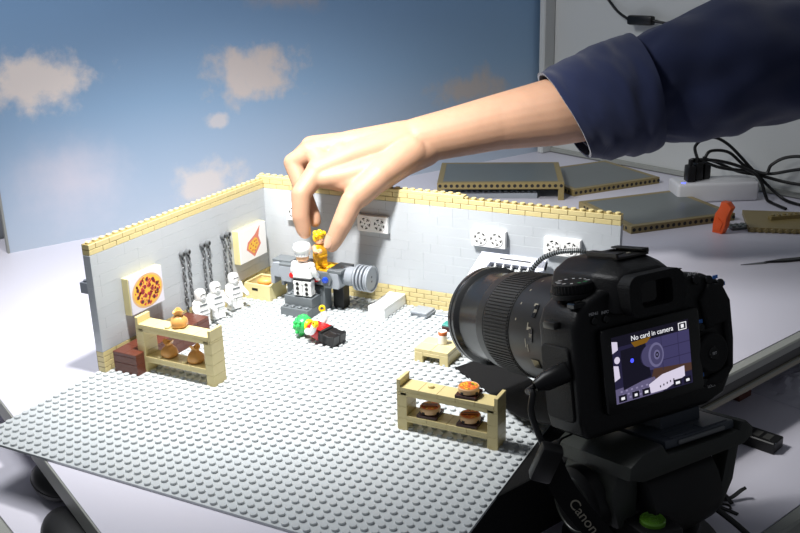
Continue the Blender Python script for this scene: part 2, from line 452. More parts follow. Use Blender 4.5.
for i in range(10):
    a = i * 2 * PI / 10 + .3; g.m = 2; pdz(10 * math.cos(a), 10 * math.sin(a), 1.9, 4); g.m = 3; pdz(10 * math.cos(a), 10 * math.sin(a), 1.2, 5)
for i in range(6):
    a = i * 2 * PI / 6; g.m = 2; pdz(4.6 * math.cos(a), 4.6 * math.sin(a), 1.9, 4)
g.build('pizza_print', ['crust', 'cheese', 'pepp', 'olive', 'peprd', 'cheese'], T)

T = thing('toy_picture', 'toy wall picture of a single pizza slice, near the corner', 'picture', (8, -44, 39.5), 0, 'pictures on the toy wall')
g = G(); g.box((0, -23, 0), (7.2, 23, 35), .3); g.build('frame', 'cream', T)
g = G(); g.box((7.2, -22.4, .5), (8.2, 22.8, 34.5), .2); g.build('panel', 'white', T)
g = G()
g.m = 0; g.face([on(y, z, 0) for y, z in ((13, 33), (3.5, 25.5), (-9, 20), (-12, 13), (1, 2.5), (13, 13.5), (9.5, 22.5))])
g.m = 1; g.face([on(y, z, 1) for y, z in ((4, 22.5), (-7, 18), (-9, 13.5), (.6, 6), (9.5, 14), (7, 20.5))])
g.m = 2
for y, z in ((-5, 13), (-1.5, 10), (2, 9), (-.5, 14.5), (3.5, 12), (6, 15.5), (2.5, 18.5), (-3, 17), (5, 19)): g.disc(on(y, z, 2), 1.0, X, 9)
g.build('slice_print', ['slice', 'cheese', 'peprd'], T)

# ---- chains
def chain_set(label, y):
    T = thing('toy_chain', label, 'toy chain', (8, y, 14), 0, 'chains hanging on the toy wall')
    for k in (0, 1):
        yy = 8 * k
        g = G(); g.cyl((0, yy, 60.5), 2.6, 4.4, X, 18, .3); g.m = 1; g.disc((4.45, yy, 60.5), 1.5, X, 14); g.build('peg', ['chain', 'hole'], T)
        g = G(); n = 15
        for i in range(n):
            z = 57 - i * 3.9
            w = .5 * math.sin(i * 1.3 + k)
            if i % 2: g.torus((2.6, yy + w, z), 1.55, 2.6, .62, X, 14, 6, up=(0, 0, 1))
            else: g.torus((2.6, yy + w, z), 1.1, 2.6, .62, (0.35, 1, 0), 14, 6, up=(0, 0, 1))
        g.build('strand', ['chain', 'dbg'], T)
chain_set('pair of dark toy chains hanging nearest the whole-pizza picture', -146)
chain_set('middle pair of dark toy chains between the two other pairs', -116)
chain_set('pair of dark toy chains hanging nearest the pizza-slice picture', -84)

# ---- fan units
def fan_unit(label, x, z):
    T = thing('toy_fan', label, 'toy fan', (x, -8, z), 0, 'white double fans on the toy wall')
    g = G(); g.box((-17, -5, 0), (17, 0, 16.5), .4); g.build('housing', 'white', T)
    for s in (-8, 8):
        g = G(); c = (s, -5.05, 8.2); Y = (0, -1, 0)
        g.m = 0; g.disc(c, 6.0, Y, 28)
        g.m = 1; g.torus((s, -5.1, 8.2), 6.3, 6.3, .6, Y, 32, 6); g.cyl((s, -5, 8.2), 2.0, .7, Y, 14)
        g.torus((s, -5.1, 8.2), 3.9, 3.9, .35, Y, 24, 6)
        for k in range(6):
            a = k * PI / 3 + .3; p = Vector((s + math.cos(a) * 4, -5.3, 8.2 + math.sin(a) * 4))
            mt = Matrix.Translation(p) @ Matrix.Rotation(-a, 4, 'Y'); g.box((-2.6, -.3, -1.15), (2.6, .3, 1.15), 0, mt)
        g.m = 0; g.disc((s, -5.75, 8.2), .8, Y, 10); g.build('fan_rotor', ['hole', 'white'], T)
fan_unit('white double toy fan on the wall beside the thumb', 139, 73.5)
fan_unit('white double toy fan on the wall above the pale slatted rack', 262, 72.8)
fan_unit('white double toy fan on the wall just above the camera hot shoe', 333, 73.0)
fan_unit('white double toy fan mostly hidden behind the fingers', 55, 75.5)

# ---- brown block at the wall foot
T = thing('toy_block', 'reddish brown glossy toy block at the foot of the wall behind the sack shelf', 'toy block', (26.2, -200.6, 0))
T.scale = (.92, .95, 1)
g = G()
for a, b in ((-52, -20), (-20, 12), (12, 52)): g.box((-14, a + .1, 0), (14, b - .1, 9.5), .2)
for a, b in ((-52, -4), (-4, 52)): g.box((-14, a + .1, 9.6), (14, b - .1, 16), .2)
g.build('bricks', 'brown', T)
g = G()
for i in range(6): g.box((-14, -52 + 17.3 * i + .1, 16.1), (0, -52 + 17.3 * (i + 1) - .1, 19.2), .2); g.box((0.1, -52 + 17.3 * i + .1, 16.1), (14, -52 + 17.3 * (i + 1) - .1, 19.2), .2)
g.build('tiles', 'brown', T)

# ---- display shelves
def shelf(label, at, H, zl, zt):
    T = thing('toy_shelf', label, 'toy shelf', at, 0, 'tan display shelves')
    for s in (-1, 1):
        g = G(); x0, x1 = sorted((s * 40, s * 32))
        z = 0
        while z < zt - 4: g.box((x0, 0, z + .1), (x1, 16, min(z + 9.6, zt - 4) - .03), .12); z += 9.6
        g.box((min(s * 40, s * 37), 0, zt - 4), (max(s * 40, s * 37), 16, H), .3)
        g.build('end_panel', 'tan', T)
    g = G(); g.box((-32, 0, zl - 5), (32, 16, zl - 3.2), .2)
    for i in range(4): g.box((-32 + 16 * i + .1, 0, zl - 3.2), (-16 + 16 * i - .1, 16, zl), .15)
    g.build('lower_board', 'tan', T)
    g = G(); g.box((-37, 0, zt - 6.6), (37, 16, zt - 3.3), .2)
    for i in range(5): g.box((-37 + 14.8 * i + .1, 0, zt - 3.2), (-22.2 + 14.8 * i - .1, 16, zt), .15)
    g.build('upper_board', 'tan', T)
    return T
SL = shelf('tan toy shelf carrying three sacks, in front of the brown block', (73, -240, 0), 50, 15, 44)
SR = shelf('tan toy shelf carrying three small pizzas, beside the camera lens', (323, -240, 0), 41, 12.5, 35)
def add_stud(parent, x, y, z): g = G(); g.studs([(x, y)], z); g.build('stud', 'tan', parent)
for x, z in ((-18.5, 15), (8, 15), (-7, 44)): add_stud(SL, x, 3, z)
add_stud(SR, -16, 9, 35)

# ---- sacks
def sack_mesh(g, seed):
    prof = [(.5, 0), (4.6, 0), (5.6, 1.4), (5.9, 3.6), (5.3, 6), (3.4, 8), (2.1, 9), (2.5, 10), (3.2, 11.2), (3.7, 12.3), (2.8, 12.4), (1.8, 10.4)]
    vs = g.lathe(prof, (0, 0, 0), seg=28)
    for v in vs:
        a = math.atan2(v.co.y, v.co.x); z = v.co.z
        k = 1 + .07 * math.sin(a * 5 + seed) * (1 if z > 1 else .2) + .10 * math.sin(a * 3 + seed * 2) * (z > 8)
        v.co.x *= k; v.co.y *= k
        if z > 9: v.co.z += 1.3 * math.sin(a * 2 + seed)
def sack(label, at, rz):
    T = thing('toy_sack', label, 'toy sack', at, rz, 'brown sacks on the toy shelf')
    T.scale = (1.22, 1.22, 1.15)
    g = G(); sack_mesh(g, rz * 3 + 1); g.build('bag', 'nougat', T, angle=60)
    g = G(); g.torus((0, 0, 9), 2.4, 2.4, .5, (0, 0, 1), 20); g.build('tie', 'nougat', T)
sack('plump brown toy sack alone on the top board of the shelf', (73, -230, 44), 2.0)
sack('brown toy sack on the lower board, beside the brown block', (60, -231, 15), .4)
sack('brown toy sack on the lower board, at the end nearest the studded floor', (88, -231, 15), 4.2)

# ---- pizzas on boards
def pizza(lab_p, lab_b, at, top):
    T = thing('toy_board', lab_b, 'toy board', at, R(4), 'dark boards under the pizzas')
    g = G(); g.box((-8, -8, 0), (8, 8, 2.4), .3); g.build('board', 'darkbrown', T)
    g = G(); g.studs([(x, y) for x in (-4, 4) for y in (-4, 4)], 2.4, 2.4, .5); g.build('studs', 'darkbrown', T)
    T = thing('toy_pizza', lab_p, 'toy pizza', (at[0], at[1], at[2] + 2.9), R(20), 'pizzas on the toy shelf')
    g = G(); g.lathe([(5.6, 0), (7.6, .4), (7.9, 3.8), (7.3, 4.6), (6.8, 4.2)], (0, 0, 0), seg=32); g.m = 1
    for a in (-2.2, -.7): g.box((-1.1, -.4, 0), (1.1, .6, 1.7), 0, Matrix.Rotation(a + PI / 2, 4, 'Z') @ Matrix.Translation((0, -7.6, .2)))
    g.build('dish', ['crust', 'hole'], T)
    g = G(); g.cyl((0, 0, 4.15), 6.8, .35, seg=32)
    rg = random.Random(int(at[0])); g.m = 1
    for i in range(34):
        a = rg.uniform(0, 6.28); r = 6.2 * math.sqrt(rg.random()); g.m = rg.choice((1, 1, 2, 3, 4)); g.disc((r * math.cos(a), r * math.sin(a), 4.52 + .01 * (i % 5)), rg.uniform(.5, 1.2), seg=8)
    if top:
        g.m = 5
        for i in range(16): g.box((-5.5 + rg.uniform(-1, 1), -.4 + rg.uniform(-2.2, 2.2), 4.5), (5 + rg.uniform(-1, 1), .1 + rg.uniform(-2, 2), 5 + rg.random() * .6), .1)
    g.build('topping', ['sauce', 'cheese', 'peprd', 'herb', 'cheese', 'hay'], T)
pizza('small toy pizza with yellow topping, alone on the top board', 'dark brown square board under the pizza on the top board', (337, -231, 35), False)
pizza('small toy pizza with a dark streak, lower board, away from the camera', 'dark brown square board under the lower pizza away from the camera', (306, -231, 12.5), True)
pizza('small toy pizza with a dark streak, lower board, next to the camera', 'dark brown square board under the lower pizza next to the camera', (338, -231, 12.5), True)

# ---- small table and jar
T = thing('toy_table', 'low square tan toy table with a dark opening, below the lens rim', 'toy table', (256, -112, 0))
g = G()
for s in (-1, 1): g.box((min(s * 16, s * 8), -14, 0), (max(s * 16, s * 8), 14, 9.5), .25)
g.build('side_block', 'tan', T)
g = G(); g.box((-8, -14, 6.4), (8, -6, 9.5), .2); g.build('lintel', 'tan', T)
g = G()
for i in range(2):
    for j in range(2): g.box((-16 + 16 * i + .1, -14 + 14 * j + .1, 9.6), (16 * i - .1, 14 * j - .1, 12.8), .25)
g.build('tabletop', 'tan', T)
T = thing('toy_jar', 'white toy jar with a rust coloured lid on the tan table', 'toy jar', (259, -108, 12.8))
g = G(); g.lathe([(3.2, 0), (4, .5), (4, 8.2), (3.6, 8.6)], (0, 0, 0), seg=24); g.build('body', 'white', T)
g = G(); g.cyl((0, 0, 8.4), 4, 3, seg=24, bev=.3); g.m = 1; g.cyl((0, 0, 11.4), 3.4, .5, seg=24); g.build('lid', ['rust', 'white'], T)
T = thing('toy_case', 'small dark toy case with a teal lid, half hidden behind the lens rim', 'toy case', (240, -50, 0))
g = G(); g.box((-7, -5, 0), (7, 5, 5), .3); g.build('body', 'darkbrown', T)
g = G(); g.box((-7, -5, 5), (7, 5, 6.6), .3); g.build('lid', 'teal', T)

# ---- white counter, grey tile stacks
T = thing('toy_counter', 'plain white toy counter block against the wall foot', 'toy counter', (163, -32, 0))
g = G(); g.box((-9, -22, 0), (9, 23, 9.4), .3); g.build('block', 'white', T)
g = G(); g.box((-9, -22, 9.5), (9, 23, 12.4), .3); g.build('top_tile', 'white', T)
def tiles(label, at, n, rz, dim):
    for k in range(n):
        g = G(); g.box((-dim[0], -dim[1], 0), (dim[0], dim[1], 1.9), .25)
        o = g.build('toy_tile', 'lbg'); single(o, (at[0] + (k % 2) * .8, at[1] - (k % 3) * .6, 2 * k), label[k], 'toy tile', 'loose grey tiles by the wall', rz + R(3 * (k % 3)))
tiles(['grey toy tile at the bottom of the small stack by the wall foot', 'grey toy tile in the middle of the small stack by the wall foot', 'grey toy tile on top of the small stack by the wall foot'],
      (199, -25, 1.7), 3, R(-8), (9, 9))
tiles(['flat grey toy tile lying between the small stack and the lens rim'], (224, -18, 1.7), 1, R(4), (13, 4))

# ---- crate with bread
T = thing('toy_crate', 'pale tan toy crate with handle slots in the wall corner', 'toy crate', (25, -41, 0))
T.scale = (1, 1, 1.22)
g = G(); g.box((-16, -15, 0), (16, 15, 2), .2); g.build('bottom', 'cream', T)
for n, a, b in (('front', (-16, -15, 2), (16, -13, 14)), ('rear', (-16, 13, 2), (16, 15, 14)), ('end', (-16, -13, 2), (-14, 13, 14)), ('end', (14, -13, 2), (16, 13, 14))):
    g = G(); g.box(a, b, .25)
    if n == 'front': g.m = 1; g.box((-6, -15.15, 8), (1.5, -14.9, 10.5), .1)
    g.box((a[0] - .4, a[1] - .4, 13), (b[0] + .4, b[1] + .4, 14.2), .2) if n != 'front' else None
    g.build('side_panel', ['cream', 'hole'], T)
for k, (x, y, z, a, l) in enumerate(((-1, 6.3, 3, .1, 'bread roll low in the toy crate on the side of the wall'), (1, -6.3, 3, -.1, 'bread roll low in the toy crate on the side of its handle slot'), (1, 0, 9.6, .5, 'bread roll on top of the others in the toy crate'))):
    g = G(); g.ball((0, 0, 4), (9, 5.6, 4), 20); single(g.build('toy_bread', 'bread'), (25 + x, -41 + y, z + 2), l, 'toy bread', 'bread rolls in the crate', a)

# ---- toy cannon-like machine
T = thing('toy_machine', 'dark grey toy machine with a thick ringed barrel pointing along the wall', 'toy machine', (100, -44, 0))
o3 = (100, -44, 0)
g = G(); g.box((91, -58, 0), (108, -45, 29), .4); g.box((94, -59, 6), (105, -57.8, 25), .4); g.build('leg', 'dbg', T, o3)
g = G(); g.box((109, -44, 0), (121, -32, 24), .4); g.build('leg', 'black', T, o3)
g = G(); g.box((60, -52, 0), (72, -36, 28), .4); g.build('leg', 'dbg', T, o3)
g = G(); g.box((76, -50, 0), (92, -38, 28), .4); g.build('leg', 'dbg', T, o3)
g = G(); g.prism([(58, 26), (124, 26), (126, 30), (124, 42), (58, 42), (55, 38)], 'y', -58, -30, .5); g.build('body', 'lbg', T, o3)
g = G(); g.prism([(92, 29), (116, 29), (118, 36), (114, 43), (94, 43), (90, 38)], 'y', -61, -58, .5); g.build('side_panel', 'dbg', T, o3)
g = G(); g.box((112, -58, 42), (128, -32, 45), .3); g.build('top_plate', 'dbg', T, o3)
g = G(); g.box((56, -58, 42), (80, -32, 44.5), .3); g.build('top_plate', 'dbg', T, o3)
g = G(); g.box((98, -57, 42), (112, -33, 44), .3); g.studs([(101, -52), (109, -52)], 44); g.build('top_tile', 'amber', T, o3)
g = G(); g.lathe([(8.5, 0), (9.5, 1), (9.5, 14), (8, 15), (8, 20)], (122, -44, 36.5), X, 32); g.build('barrel_neck', 'lbg', T, o3)
g = G()
for i in range(4): g.lathe([(9.5, 0), (12.6, .7), (13, 1.6), (12.6, 2.6), (9.5, 3.2)], (138 + i * 3.9, -44, 36.5), X, 36)
g.lathe([(12.6, 0), (13, .6), (13, 2.2), (11.8, 2.4), (11.2, 1.2), (0.1, 1.2)], (152.6, -44, 36.5), X, 36)
g.m = 1; g.disc((153.9, -44, 38.6), 1.1, X, 12); g.disc((153.9, -44, 34.2), 1.1, X, 12); g.build('barrel_rings', ['lbg', 'black'], T, o3)
g = G(); g.prism([(42, 20), (46, 20), (47, 28), (54, 28), (55, 20), (58, 20), (58, 40), (52, 44), (46, 43), (42, 36)], 'y', -54, -34, .6); g.build('tail_arch', 'lbg', T, o3)
g = G(); g.box((44, -52, 43), (66, -36, 46), .4); g.build('tail_beam', 'dbg', T, o3)
for nm, x, m in (('red', 74, 'red'), ('red', 102, 'red'), ('blue', 112, 'blue')):
    g = G(); g.cyl((x, -58, 35.5), 3.2, 4.5, (0, -1, 0), 18, .5); g.lathe([(3.2, 0), (2.6, 1.4), (.1, 2.1)], (x, -62.5, 35.5), (0, -1, 0), 18)
    o = g.build('round_lamp', m, T, o3); o['label'] = nm + ' round lamp'

# ---- step blocks
def steps():
    for lab, y0, z0, h in (('lower dark grey studded step block in front of the machine', -83, 0, 9.6), ('upper dark grey step block under the cook figure', -75, 0, 19.2)):
        T = thing('step_block', lab, 'toy block', (88, y0 + 8 if z0 == 0 and h < 10 else y0 + 8, 0), 0, 'steps at the machine')
        g = G(); w = 8 if h > 10 else 8
        g.box((-16, -8, .1), (16, 8 if h > 10 else -.1, min(h, 9.5)), .25)
        if h > 10: g.box((-16, -8, 9.7), (16, 8, 19.1), .25)
        g.build('block', 'dbg', T)
        g = G(); g.studs([(x, y) for x in (-12, -4, 4, 12) for y in ((-4, 4) if h > 10 else (-4,))], h - .1); g.build('studs', 'dbg', T)
steps()

# ---- toy figures (stand at z=0, look along -Y)
def figure(size, label, at, rz, torso, legs, head, hands, arm_m=None, group=None, rot=None, arm_deg=(20, 20), style='plain', lean=0):
    T = thing('toy_figure', label, 'toy figure', at, rz, group, rot); T.scale = (size,) * 3
    for s in (-1, 1):
        g = G(); x0, x1 = sorted((s * .25, s * 7.7))
        g.box((x0, -4, 0), (x1, 4, 3.4), .4); g.box((x0, -3, 3.2), (x1, 4, 11), .4); g.cyl((x0, .5, 10.4), 3.9, x1 - x0, X, 20, .3)
        g.m = 1
        for z in (2.2, 6.2, 10.2): g.disc(((x0 + x1) / 2, 4.42, z), 1.5, (0, 1, 0), 14)
        g.build('leg', [legs, 'hole'], T)
    g = G(); g.box((-7.7, -4, 12.4), (7.7, 4, 15), .4); g.build('hips', legs if style != 'cook' else 'black', T)
    g = G(); g.prism([(-7.8, 15), (7.8, 15), (6, 27.6), (-6, 27.6)], 'y', -3.9, 3.9, .5, 2); g.cyl((0, 0, 27.4), 2.8, 2, seg=16)
    if style == 'armour':
        g.m = 1; g.box((-4.6, -4.3, 21.8), (4.6, -3.8, 24.2), .2); g.box((-5, -4.3, 16), (5, -3.8, 17.6), .2)
    g.build('torso', [torso, 'dbg'], T)
    for s, dg in zip((-1, 1), arm_deg):
        a = R(dg); sh = Vector((s * 7.6, 0, 25.2)); d1 = Vector((s * .28, -math.sin(a) * .6, -math.cos(a))).normalized(); el = sh + d1 * 6
        d2 = Vector((0, -math.sin(a + .6), -math.cos(a + .6))).normalized(); wr_ = el + d2 * 6
        g = G(); g.tube([sh, el, wr_], 2.35, 12, 4); g.ball(sh, 2.75, 14); A = g.build('arm', arm_m or torso, T)
        g = G(); hc = wr_ + d2 * 2.3
        g.lathe([(2.4, -1.6), (2.7, -.8), (2.7, .8), (2.4, 1.6), (1.5, 1.6), (1.5, -1.6)], hc, d1.cross(d2) if d1.cross(d2).length > .01 else X, 14, cap=False); g.cyl(wr_, 1.3, 1.4, d2, 10); g.build('hand', hands, A)
    g = G(); g.lathe([(3.8, 0), (5, .9), (5.1, 2), (5.1, 7.2), (4.6, 8.4), (3, 8.8)], (0, 0, 29), seg=26)
    g.m = 1
    for s in (-1, 1): g.disc((s * 1.8, -5.06, 34.6), .6, (0, -1, 0), 10)
    g.box((-1.6, -5.2, 31.3), (1.6, -5, 31.8))
    g.build('head', [head, 'black'], T)
    return T
def headgear(T, kind):
    if kind == 'helmet':
        g = G(); g.lathe([(5.2, 0), (5.5, .6), (5.6, 3), (5.7, 5.5), (5.4, 7.8), (4.2, 9.6), (2.2, 10.5), (.1, 10.8)], (0, 0, 28.6), seg=30)
        g.m = 1; g.box((-3.4, -5.8, 34), (3.4, -4.9, 35.6), .3); g.m = 2; g.box((-1.8, -5.75, 30), (1.8, -5, 31.2), .3)
        g.build('helmet', ['white', 'black', 'dbg'], T)
    elif kind == 'hat':
        g = G(); g.lathe([(5.6, 0), (6.1, .3), (6.3, 3.4), (7.1, 4.6), (7.3, 7), (6.4, 9.2), (4, 10.4), (.1, 10.8)], (0, 0, 33.0), seg=36)
        g.m = 1
        for i in range(9):
            a = R(50 + i * 10); p = Vector((math.cos(a) * 6.25, math.sin(a) * 6.25, 35.0))
            g.box((-.25, -.1, -1 + .4 * (i % 2)), (.25, .1, .8), 0, Matrix.Translation(p) @ Matrix.Rotation(a + PI / 2, 4, 'Z'))
        g.build('cook_hat', ['white', 'lbg'], T)
    elif kind == 'hair':
        g = G()
        for c, r in (((0, 1.2, 36.5), (7, 6.6, 5.6)), ((-4.8, -2, 39.6), 3.3), ((4.8, -2, 39.6), 3.3), ((0, -3.6, 41), 3.3), ((-3, 3, 41), 3), ((3, 3, 41), 3), ((0, 3.8, 34), (5, 2.8, 5)), ((-5, 1.5, 35), (2, 3.2, 4)), ((5, 1.5, 35), (2, 3.2, 4))): g.ball(c, r, 14)
        g.build('hair', 'yellow', T)
    elif kind == 'curls':
        g = G(); rg = random.Random(3); g.ball((0, 1, 36), (8, 7.4, 6.6), 18)
        for i in range(70):
            a = rg.uniform(0, 6.28); e = rg.uniform(-.15, 1.5); d = Vector((math.cos(a) * math.cos(e), math.sin(a) * math.cos(e), math.sin(e)))
            if d.y < -.6 and d.z < .5: continue
            g.ball(Vector((0, 1, 35.8)) + Vector((d.x * 8, d.y * 7.4, d.z * 6.6)), 1.7, 8)
        g.build('curly_hair', 'green', T)
gr = 'white armoured toy figures'
for lab, x, y, a in (('white helmeted toy figure standing half hidden behind the sack shelf', 20, -138, 75), ('white helmeted toy figure standing between its two twins', 20.5, -116, 70), ('white helmeted toy figure standing nearest the tan crate', 20.5, -87, 70)):
    headgear(figure(.95, lab, (x, y, 1.7), R(a), 'white', 'white', 'white', 'white', group=gr, style='armour', arm_deg=(25, 30)), 'helmet')
headgear(figure(1.22, 'toy cook figure in white with a tall white hat, seen from behind', (93, -70, 20.8), R(186), 'white', 'white', 'flesh', 'white', style='cook', arm_deg=(8, 8)), 'hat')
headgear(figure(.86, 'yellow haired toy figure held between finger and thumb over the machine', (101, -51, 43.9), R(70), 'amber', 'amber', 'flesh', 'flesh', arm_m='flesh', arm_deg=(70, 60)), 'hair')
lie = Matrix(((0, 0, -1), (1, 0, 0), (0, -1, 0)))
lie = Matrix.Rotation(R(-9), 3, 'Z') @ Matrix.Rotation(R(8), 3, 'Y') @ lie
headgear(figure(1.2, 'green haired toy figure in red and black lying on its back on the floor', (164, -124, 6.5), 0, 'red', 'black', 'yellow', 'yellow', arm_m='white', rot=lie.to_euler(), arm_deg=(35, 80)), 'curls')

# ---- slatted rack and ribbed hose by the fans
T = thing('toy_rack', 'pale grey slatted toy rack leaning on the wall above the lens', 'toy rack', (282, -14, 0))
o3 = (282, -14, 0)
tilt = Matrix.Translation((0, -52, 30)) @ Matrix.Rotation(R(43), 4, 'X')
def rk(g, a, b, bev=.4): g.box(a, b, bev, tilt)
g = G(); g.prism([(246, 12), (256, 12), (268, 44), (256, 52)], 'z', -3, 3, .5, 1, tilt); g.build('side_rail', 'palegrey', T, o3)
g = G(); rk(g, (312, 0, -3), (320, 52, 3)); g.build('side_rail', 'palegrey', T, o3)
g = G(); rk(g, (256, 44, -3), (320, 54, 3)); g.m = 1; rk(g, (276, 48, 3), (306, 49.5, 3.1), 0); g.build('top_rail', ['palegrey', 'hole'], T, o3)
g = G(); rk(g, (247, 6, -3), (320, 14, 3)); g.build('bottom_rail', 'palegrey', T, o3)
for i in range(6):
    g = G(); rk(g, (264 + i * 8, 13, -1.5), (265.5 + i * 8, 44, 2)); g.build('slat', 'white', T, o3)
g = G(); rk(g, (262, 13, -3.2), (312, 44, -2.6), 0); g.build('back_panel', 'dbg', T, o3)
g = G(); g.box((250, -44, 1.7), (260, -34, 38), .4); g.build('stand', 'palegrey', T, o3)
g = G(); g.box((308, -44, 1.7), (318, -34, 38), .4); g.build('stand', 'palegrey', T, o3)
hp = spline([(306, -30, 42), (309, -30, 58), (319, -30, 73), (333, -30, 81.5), (347, -30, 85), (359, -29, 85), (368, -26, 76), (372, -22, 60), (372, -22, 30), (372, -22, 1.7)], 14)
g = G()
for i in range(len(hp) - 1):
    d = hp[i + 1] - hp[i]; g.m = 0 if i % 2 else 1
    g.lathe([(1.7, 0), (2.4 if i % 2 else 1.7, .2 * d.length), (2.4 if i % 2 else 1.7, .8 * d.length), (1.7, d.length)], hp[i], d, 12)
single(g.build('toy_hose', ['black', 'dbg'], None, (340, -28, 1.7)), (340, -28, 1.7), 'black ribbed toy hose arching from the rack toward the wall', 'toy hose')

# ================================================================== far end of the table
def module(label, at, w, d, h, rz, legs=None):
    T = thing('toy_module', label, 'toy floor section', at, rz, 'spare floor sections on the far table')
    g = G(); g.box((-w / 2 + 8, -d / 2 + 8, h - 3), (w / 2 - 8, d / 2 - 8, h), .2); g.box((-w / 2 + 6, -d / 2 + 6, 0), (w / 2 - 6, d / 2 - 6, h - 4)); g.build('plate', 'modgrey', T)
    for n, a, b in (('e', (-w / 2, -d / 2), (w / 2, -d / 2 + 8)), ('e', (-w / 2, d / 2 - 8), (w / 2, d / 2)), ('e', (-w / 2, -d / 2 + 8), (-w / 2 + 8, d / 2 - 8)), ('e', (w / 2 - 8, -d / 2 + 8), (w / 2, d / 2 - 8))):
        g = G(); g.box((a[0], a[1], 0), (b[0], b[1], h), .3); g.m = 1
        k = 0
        if b[0] - a[0] > 20:
            x = a[0] + 4; y = a[1] - .06 if a[1] < 0 else b[1] + .06
            while x < b[0] - 1: g.disc((x, y, h / 2), min(2.4, h * .3), (0, -1 if a[1] < 0 else 1, 0), 12); x += 8
        else:
            y = a[1] + 4; x = a[0] - .06 if a[0] < 0 else b[0] + .06
            while y < b[1] - 1: g.disc((x, y, h / 2), min(2.4, h * .3), (-1 if a[0] < 0 else 1, 0, 0), 12); y += 8
        g.build('edge_beam', ['modtan', 'hole'], T)
    if legs:
        for x in (-w / 2 + 4, w / 2 - 4):
            for y in (-d / 2 + 4, d / 2 - 4):
                g = G(); g.box((x - 4, y - 4, -legs), (x + 4, y + 4, 0), .3); g.build('foot', 'modtan', T)
    return T
module('grey toy floor section with tan rim lying nearest the orange clip', (318, 420, -2), 150, 132, 9.6, R(46))
module('grey toy floor section with tan rim, flat on the table below the shirt cuff', (188, 568, -2), 150, 132, 9.6, R(52))
module('grey toy floor section with tan rim raised on feet, closest behind the toy wall', (82, 470, 14), 176, 128, 9.6, R(22), 16)
for k, (x, y, a, l) in enumerate(((92, 424, .35, 'long pale bluish toy bar lying under the raised floor section, front one'), (70, 446, .42, 'long pale bluish toy bar lying under the raised floor section, rear one'))):
    g = G(); g.box((-60, -5, 0), (60, 5, 8), .4); g.studs([(-56 + 8 * i, 0) for i in range(15)], 8)
    single(g.build('toy_bar', 'lbg'), (x, y, -2), l, 'toy bar', 'bars under the raised section', a)
# tan pieces, clip, thin black rule
T = thing('toy_plate', 'tan studded toy plate lying loose beyond the orange clip', 'toy plate', (466, 430, -2), R(14), 'loose tan pieces')
g = G(); g.box((-36, -40, 0), (36, 40, 6), .3); g.build('slab', 'modtan', T)
g = G(); g.studs([(-32 + 8 * i, -44) for i in range(0)], 6)
for i in range(9): g.cyl((-32 + 8 * i, -40, 3), 2.6, 3, (0, -1, 0), 14, .3)
g.build('edge_studs', 'modtan', T)
T = thing('toy_plate', 'short tan toy bar resting on top of the loose tan plate', 'toy bar', (478, 440, 4), R(38), 'loose tan pieces')
g = G(); g.box((-24, -4, 0), (24, 4, 5), .3); g.build('slab', 'modtan', T)
g = G(); g.studs([(-20 + 8 * i, 0) for i in range(6)], 5); g.build('studs', 'modtan', T)
g = G(); g.box((-14, -9, 0), (14, 9, 3), .3); g.studs([(-10 + 8 * i, y) for i in range(3) for y in (-4, 4)], 3)
single(g.build('toy_plate', 'modgrey'), (428, 397, -2), 'small grey toy plate between the orange clip and the tan plate', 'toy plate', None, R(40))
T = thing('orange_clip', 'bright orange bent plastic clip standing on the far table', 'clip', (413, 366, -2), R(-22))
g = G(); g.prism([(-11, 0), (2, 0), (6, 10), (7, 22), (12, 34), (6, 40), (-2, 40), (-4, 32), (-9, 24), (-11, 10)], 'y', -5, 5, .8, 2); g.build('body', 'clip', T)
g = G(); g.prism([(-8, 4), (0, 4), (3, 14), (-4, 20)], 'y', -6, -4.6, .4); g.build('rib', 'clip', T)
T = thing('craft_knife', 'thin black tool lying on the table behind the camera', 'tool', (498, 285, -2), R(38))
g = G(); g.prism([(-30, 0), (-6, -4), (60, -4), (60, 4), (-6, 4)], 'z', 0, 2.5, .5); g.build('handle', 'cable', T)
g = G(); g.prism([(-58, 0), (-28, -2.5), (-28, 2.5)], 'z', .4, 1.2); g.build('blade', 'metal', T)

# power strip, plugs, cables
T = thing('power_strip', 'white box-shaped power strip on the table by the back wall', 'power strip', (372, 528, -2), R(30))
g = G(); g.box((-56, -22, 0), (56, 22, 27), 4, None, 3); g.build('body', 'whitebox', T)
g = G(); g.cyl((-47, -16, 26.6), 2.5, 1, seg=14); g.build('indicator_lamp', 'led', T)
for i in range(3): g = G(); g.cyl((-30 + i * 30, 4, 26.9), 13, .3, seg=24); g.build('socket', 'whitebox', T)
plug_at = []
for k, (dx, dy, l) in enumerate(((-36, -6, 'black plug on the power strip beside its blue lamp'), (-24, 2, 'middle black plug on the power strip'), (-12, 8, 'black plug on the power strip farthest from its blue lamp'))):
    v = Matrix.Rotation(R(30), 3, 'Z') @ Vector((dx, dy, 0)); p = (372 + v.x, 528 + v.y, 25); plug_at.append(p)
    T = thing('power_plug', l, 'plug', p, R(30 + 10 * k), 'plugs in the power strip')
    g = G(); g.box((-5.5, -9, 0), (5.5, 9, 22 + 3 * (k % 2)), 2, None, 2); g.build('body', 'cable', T)
    g = G(); g.cyl((0, 0, 21), 3, 9, seg=12); g.build('strain_relief', 'cable', T)
P0, P1, P2 = [Vector(p) + Vector((0, 0, 28)) for p in plug_at]
